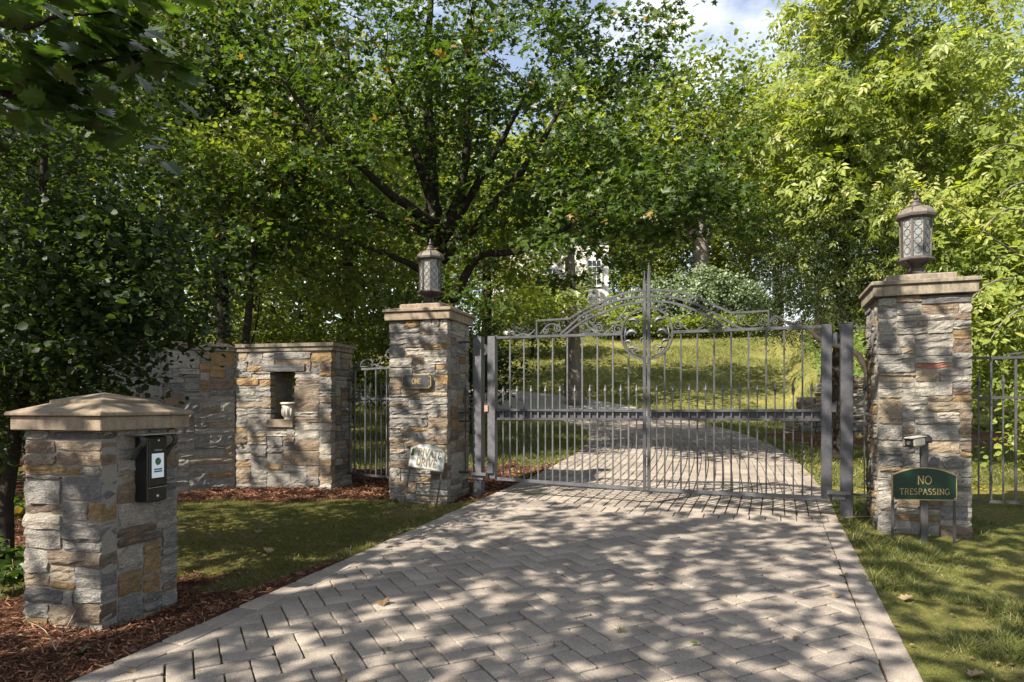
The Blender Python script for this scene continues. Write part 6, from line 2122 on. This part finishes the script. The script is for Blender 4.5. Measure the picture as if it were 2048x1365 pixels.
tall = build_tree('elm_tree', (-12.5, 6.5, h1(-12.5, 6.5)), [((-12.5, 6.5, 0), 0.4), ((-12.3, 6.5, 4), 0.32), ((-12, 6.5, 9), 0.22), ((-12, 6.5, 14), 0.06)],
    [((-11.8, 6.8, 10.5), (3.2, 3.6, 4.0), 90), ((-10.9, 9.5, 7.5), (2.0, 2.0, 2.2), 24)], 34, (0.4, 0.4, 0.2), 0.17, 'kite', L_DARK, M_BARK, 'tall elm outside the left edge shading the wall and lindens', seed=203, zmin=3.0, twig_r=0.03)
# large leaves of the hanging bough, one by one
def oak_leaf_mesh():
    half = [(0.0, 0.0), (0.06, 0.10), (0.05, 0.30), (0.16, 0.22), (0.22, 0.44), (0.34, 0.30), (0.46, 0.52), (0.52, 0.34), (0.66, 0.46), (0.66, 0.22), (0.80, 0.26), (0.84, 0.10), (1.02, 0.0)]
    mid = [(x, 0.0, -0.10 * x * x) for x, _ in half]
    L1 = [(x, y, 0.16 * y - 0.10 * x * x) for x, y in half]
    L2 = [(x, -y, 0.16 * y - 0.10 * x * x) for x, y in half]
    mb = MB(); n = len(half)
    vs = mid + L1 + L2
    fs = []
    for i in range(n - 1):
        fs += [(i, i + 1, n + i + 1, n + i), (i + 1, i, 2 * n + i, 2 * n + i + 1)]
    return mb.add(vs, fs)
OAKL = leaf_var(oak_leaf_mesh(), L_OAK, (0.15, 0.35, 0.6, 0.9))
hang = [[A(-60, 150, 3.7), A(70, 148, 3.55), A(240, 118, 3.4), A(345, 128, 3.3)], [A(-60, 20, 3.4), A(130, 30, 3.2), A(300, 20, 3.1)], [A(-60, 150, 3.7), A(60, 205, 3.7), A(160, 225, 3.6), A(250, 245, 3.55)], [A(70, 148, 3.55), A(150, 90, 3.4), A(230, 60, 3.3)]]
for bi, bg in enumerate(hang):
    pts = catmull(bg, 7)
    for i, p in enumerate(pts):
        for k in range(3 if i < len(pts) - 3 else 4):
            q = p + Vector((rl.gauss(0, 0.06), rl.gauss(0, 0.12), rl.gauss(-0.02, 0.05)))
            leaf_obj(OAKL, oak, q, rl.uniform(0.11, 0.19), (rl.gauss(0.1, 0.45), rl.gauss(-0.1, 0.45), 1.0), (rl.gauss(0.55, 0.45), rl.gauss(0, 0.6), rl.gauss(-0.55, 0.3)))

# ---- ground cover on the bank at the right and a few seedlings at the left
n = 44000
X = 7.0 + RNG.random(n) * 14; Y = 17.2 + RNG.random(n) ** 1.3 * 19
k = (X - 8.2 - 0.37 * (Y - 17.5) + RNG.normal(0, 0.15, n)) > 0.35
X, Y = X[k], Y[k]
Z = h_ground(X, Y) + 0.05 + 0.22 * RNG.random(len(X)) * vnoise(X * 2, Y * 2) * 1.6
V, F, kk = leaf_arrays(np.stack([X, Y, Z], 1), 0.085 + 0.05 * RNG.random(len(X)), 'round', RNG, (-0.1, -0.2, 1), 0.5)
o = obj_from_mesh('ground_cover', tri_mesh('ground_cover', V, F, L_COVER, np.repeat(np.clip(RNG.normal(0.5, 0.25, len(X)), 0, 1), kk)))
tag(o, 'pale green ground cover on the bank above the retaining wall', kind='stuff')
for i, (px, py, Y, lb) in enumerate(((62, 905, 6.6, 'tall pale seedling in the mulch left of the intercom pillar'), (100, 960, 6.2, 'leafy seedling close behind the intercom pillar'), (18, 985, 5.2, 'dark seedling at the left edge of the mulch'), (25, 1060, 4.7, 'low seedling nearest the left edge'))):
    X = (px - CX) * Y / F_PX
    zb = h1(X, Y)
    hh = 0.42 if i == 0 else 0.25
    build_tree('seedling', (X, Y, zb), [((X, Y, zb - 0.02), 0.005), ((X + 0.01, Y, zb + hh * 0.5), 0.004), ((X, Y, zb + hh), 0.002)], [((X, Y, zb + hh * 0.65), (0.13, 0.13, hh * 0.4), 12)], 7, (0.04, 0.04, 0.03), 0.065, 'round', L_MAPLE, M_TWIG, lb, cat='plant', group='seedlings in the mulch', seed=300 + i, twig_r=0.004)

# ---- retaining wall, rocks
rw = empty('retaining_wall', (7.1, 16.9, h1(7.1, 16.9)), 0, 'low buff stone retaining wall below the ground cover bank', 'wall')
rng_ = random.Random(9)
wp = [Vector(p) for p in ((6.95, 17.05, 0), (7.35, 16.85, 0), (8.3, 16.75, 0), (9.6, 16.75, 0), (11.2, 17.0, 0))]
z_low = h1(8, 16.5) - 0.1
for a_, b_ in zip(wp, wp[1:]):
    ln = (b_ - a_).length; dv = (b_ - a_).normalized()
    z = z_low
    row = 0
    while z < z_low + 1.42:
        hgt = rng_.uniform(0.11, 0.19)
        x = rng_.uniform(-0.2, 0)
        while x < ln:
            w = rng_.uniform(0.25, 0.6)
            c = a_ + dv * (x + w / 2)
            top_here = z_low + 1.42 * min(1, 0.25 + (c.x - 6.95) / 1.2)
            if z < top_here:
                vs, fs = stone_mesh(w, hgt, 0.34, rng_, 0.01, (0, 0.05), 0.02)
                fm = face_m((0, 0, 0), dv, Vector((dv.y, -dv.x, 0)))
                me = bpy.data.meshes.new('stone'); R3 = fm.to_3x3()
                me.from_pydata([R3 @ Vector((vx - w / 2, vy, vz)) for vx, vy, vz in vs], [], fs)
                me.materials.append(rng_.choice([STONES[1][0], STONES[2][0], STONES[1][0], STONES[2][0], STONES[0][0]]))
                obj_from_mesh('stone', me, rw, Vector((c.x, c.y, z)) - rw.location)
            x += w
        z += hgt
def rock(px, py, Y, s, lb, seed):
    r_ = random.Random(seed)
    c = at(px, py, Y)
    z = h1(c.x, c.y)
    bm = bmesh.new()
    bmesh.ops.create_icosphere(bm, subdivisions=2, radius=1)
    for v_ in bm.verts:
        f = 1 + r_.uniform(-0.16, 0.16)
        v_.co = Vector((v_.co.x * s * 1.25 * f, v_.co.y * s * f, v_.co.z * s * 0.62 * f))
    me = bpy.data.meshes.new('garden_rock'); bm.to_mesh(me); bm.free()
    me.materials.append(M_ROCK)
    o = obj_from_mesh('garden_rock', me, None, (c.x, c.y, z + s * 0.2), (0, 0, r_.random() * 6))
    return tag(o, lb, 'rock', 'rocks edging the bed behind the gate')
for i, (px, Y, s, lb) in enumerate(((1005, 24.5, 0.28, 'pale rock nearest the left hinge stile behind the gate'), (1042, 25.0, 0.24, 'pale rock second from the left behind the gate'), (1078, 25.2, 0.2, 'small rock in the bed left of the mottled trunk'), (1168, 23.4, 0.22, 'rock beside the foot of the mottled trunk'), (1200, 23.2, 0.18, 'small rock right of the mottled trunk'))):
    rock(px, 790, Y, s, lb, 400 + i)

# ---- house on the hill
HX, HY = 2.6, 47.0
hz0_ = h1(HX, HY) - 0.5
house = empty('house', (HX, HY, hz0_), R(-8), 'pale sided house half hidden by the maple leaves on the hill', 'house')
top = A(0, 470, HY)[2] - hz0_
MB().box((0, 3, top / 2), (8.0, 6, top)).build('wall', M_SIDING, house)
for i in range(int(top / 0.16)):
    z = 0.08 + i * 0.16
    if z > 4.2: MB().bar((-4.0, -0.010, z), (4.0, -0.010, z), 0.018, 0.150).build('siding_board', M_SIDING, house)
for sx in (-4.0, 4.0):
    MB().box((sx, -0.02, top / 2), (0.16, 0.10, top)).build('corner_board', M_TRIM, house)
rf = MB()
rf.add([(-4.4, -0.5, top), (4.4, -0.5, top), (4.4, 3, top + 3.0), (-4.4, 3, top + 3.0), (-4.4, 6.5, top), (4.4, 6.5, top), (-4.4, -0.5, top - 0.15), (4.4, -0.5, top - 0.15), (-4.4, 6.5, top - 0.15), (4.4, 6.5, top - 0.15)],
       [(0, 1, 2, 3), (3, 2, 5, 4), (6, 7, 1, 0), (8, 4, 5, 9), (0, 3, 4, 8, 6), (1, 7, 9, 5, 2), (6, 8, 9, 7)])
rf.build('roof', M_ROOF, house)
def house_window(x, z, w, h):
    f = MB()
    for (dx, dz, ww, hh) in ((0, h / 2 + 0.05, w + 0.24, 0.12), (0, -h / 2 - 0.05, w + 0.24, 0.12), (-w / 2 - 0.06, 0, 0.12, h), (w / 2 + 0.06, 0, 0.12, h), (0, 0, w, 0.06), (0, h / 4, w, 0.035), (0, -h / 4, w, 0.035), (-w / 6, 0, 0.035, h), (w / 6, 0, 0.035, h)):
        f.box((x + dx, -0.075 - 0.003 * (ww < 0.05) - 0.005 * (hh < 0.05), z + dz), (ww, 0.09, hh))
    fr = f.build('window', M_TRIM, house)
    MB().box((x, -0.045, z), (w, 0.05, h)).build('pane', M_DARKGLASS, fr)
wz = A(0, 549, HY)[2] - hz0_
house_window((A(1188, 0, HY)[0] - HX) * 1.0, wz, 0.85, 1.7)
house_window((A(1092, 0, HY)[0] - HX) * 1.0, wz - 0.4, 0.85, 1.5)
house_window((A(1020, 0, HY)[0] - HX) * 1.0, wz - 0.4, 0.85, 1.5)

# ---- single fallen leaves and twigs on the paving, lawn and mulch
FALL = leaf_var(oak_leaf_mesh(), L_DRY, (0.15, 0.4, 0.7, 0.95))
FRESH = leaf_var(oak_leaf_mesh(), L_MAPLE, (0.6, 0.85))
def ground_hit(px, py, on_drive):
    Y = 4.0
    for _ in range(40):
        X = (px - CX) * Y / F_PX
        z = (hb1(X, Y) + 0.006) if on_drive else h1(X, Y) + 0.02
        Yn = (CAM_Z - z) * F_PX / (py - HZ)
        if abs(Yn - Y) < 1e-4: break
        Y = 0.5 * Y + 0.5 * Yn
    return Vector(((px - CX) * Y / F_PX, Y, z))
for (px, py, dr, s, ms, lb) in ((767, 1202, 1, 0.105, FALL, 'curled brown leaf on the pavers left of the drive centre'), (1692, 1154, 1, 0.085, FALL, 'pale brown leaf by the right edge course of the drive'), (1678, 1191, 1, 0.06, FALL, 'small brown leaf on the drive below the pale brown leaf'),
                               (1599, 1278, 1, 0.045, FALL, 'tiny reddish brown leaf lying in a joint near the bottom right'), (677, 1357, 1, 0.05, FALL, 'small brown leaf on the paver at the bottom edge'), (1303, 1170, 1, 0.05, FALL, 'small brown leaf in the middle of the drive'),
                               (780, 1298, 1, 0.032, FRESH, 'tiny yellow green leaf on the pavers near the bottom'), (1395, 1290, 1, 0.04, FRESH, 'tiny pale green leaf on the drive right of centre'), (1830, 1198, 0, 0.13, FALL, 'large curled pale leaf on the right lawn'), (1975, 1352, 0, 0.13, FALL, 'large dry leaf at the bottom right of the lawn'),
                               (533, 1098, 0, 0.10, FALL, 'dry leaf on the mossy lawn in the middle'), (515, 1062, 0, 0.07, FALL, 'small pale leaf on the mossy lawn below the wall'), (165, 1308, 0, 0.13, FRESH, 'pale green lobed leaf lying on the bark mulch at bottom left'), (255, 1345, 0, 0.06, FALL, 'small grey leaf by the corner of the drive edge'), (360, 1000, 0, 0.08, FALL, 'dry leaf beside the intercom pillar on the mulch')):
    p = ground_hit(px, py, dr)
    o = bpy.data.objects.new('fallen_leaf', rl.choice(ms))
    o.location = p + Vector((0, 0, 0.008))
    o.rotation_euler = (rl.uniform(-0.35, 0.35), rl.uniform(-0.25, 0.25), rl.uniform(0, 6.28))
    o.scale = (s, s, s * 2.2)
    COL.objects.link(o)
    tag(o, lb, 'leaf', 'single fallen leaves')
def twig(p0, p1, r_, lb, lift=0.02):
    a, b = p0 + Vector((0, 0, lift)), p1 + Vector((0, 0, lift))
    m_ = a.lerp(b, 0.5) + Vector((0.01, 0.01, 0.025))
    o = MB().tube(catmull([a - a, m_ - a, b - a], 4), list(np.linspace(r_, r_ * 0.4, 9)), 5).build('twig', M_TWIG, None, True, loc=a)
    tag(o, lb, 'twig')
twig(ground_hit(112, 1308, 0), ground_hit(58, 1262, 0) + Vector((0, 0, 0.03)), 0.004, 'thin dry twig on the mulch at the bottom left')
twig(ground_hit(112, 1305, 0), ground_hit(160, 1240, 0) + Vector((0, 0, 0.10)), 0.003, 'thin stem rising from the mulch before the intercom pillar')
twig(ground_hit(1690, 1040, 0), ground_hit(1790, 1046, 0), 0.008, 'pale stick lying at the foot of the right gate post')

# a tuft of grass growing in a joint
for (px, py, n, lb) in ((1242, 1263, 34, 'small grass tuft growing in a paver joint in the middle of the drive'), (1106, 1292, 14, 'tiny weed in a paver joint left of the grass tuft')):
    c = ground_hit(px, py, 1)
    rg = np.random.default_rng(int(px))
    V = np.zeros((n, 3, 3))
    for i in range(n):
        x, y = rg.normal(0, 0.014), rg.normal(0, 0.008)
        a_ = rg.random() * 6.28; h_ = rg.uniform(0.015, 0.05); w_ = 0.0018
        V[i, 0] = (x - w_ * math.cos(a_), y - w_ * math.sin(a_), -0.012); V[i, 1] = (x + w_ * math.cos(a_), y + w_ * math.sin(a_), -0.012)
        V[i, 2] = (x + rg.normal(0, 0.018), y + rg.normal(0, 0.018), h_)
    o = obj_from_mesh('grass_tuft', tri_mesh('grass_tuft', V.reshape(-1, 3), np.arange(n * 3).reshape(n, 3), L_GRASS, np.repeat(rg.random(n) * 0.7, 3)), None, c)
    tag(o, lb, 'weed', 'weeds in the paver joints')
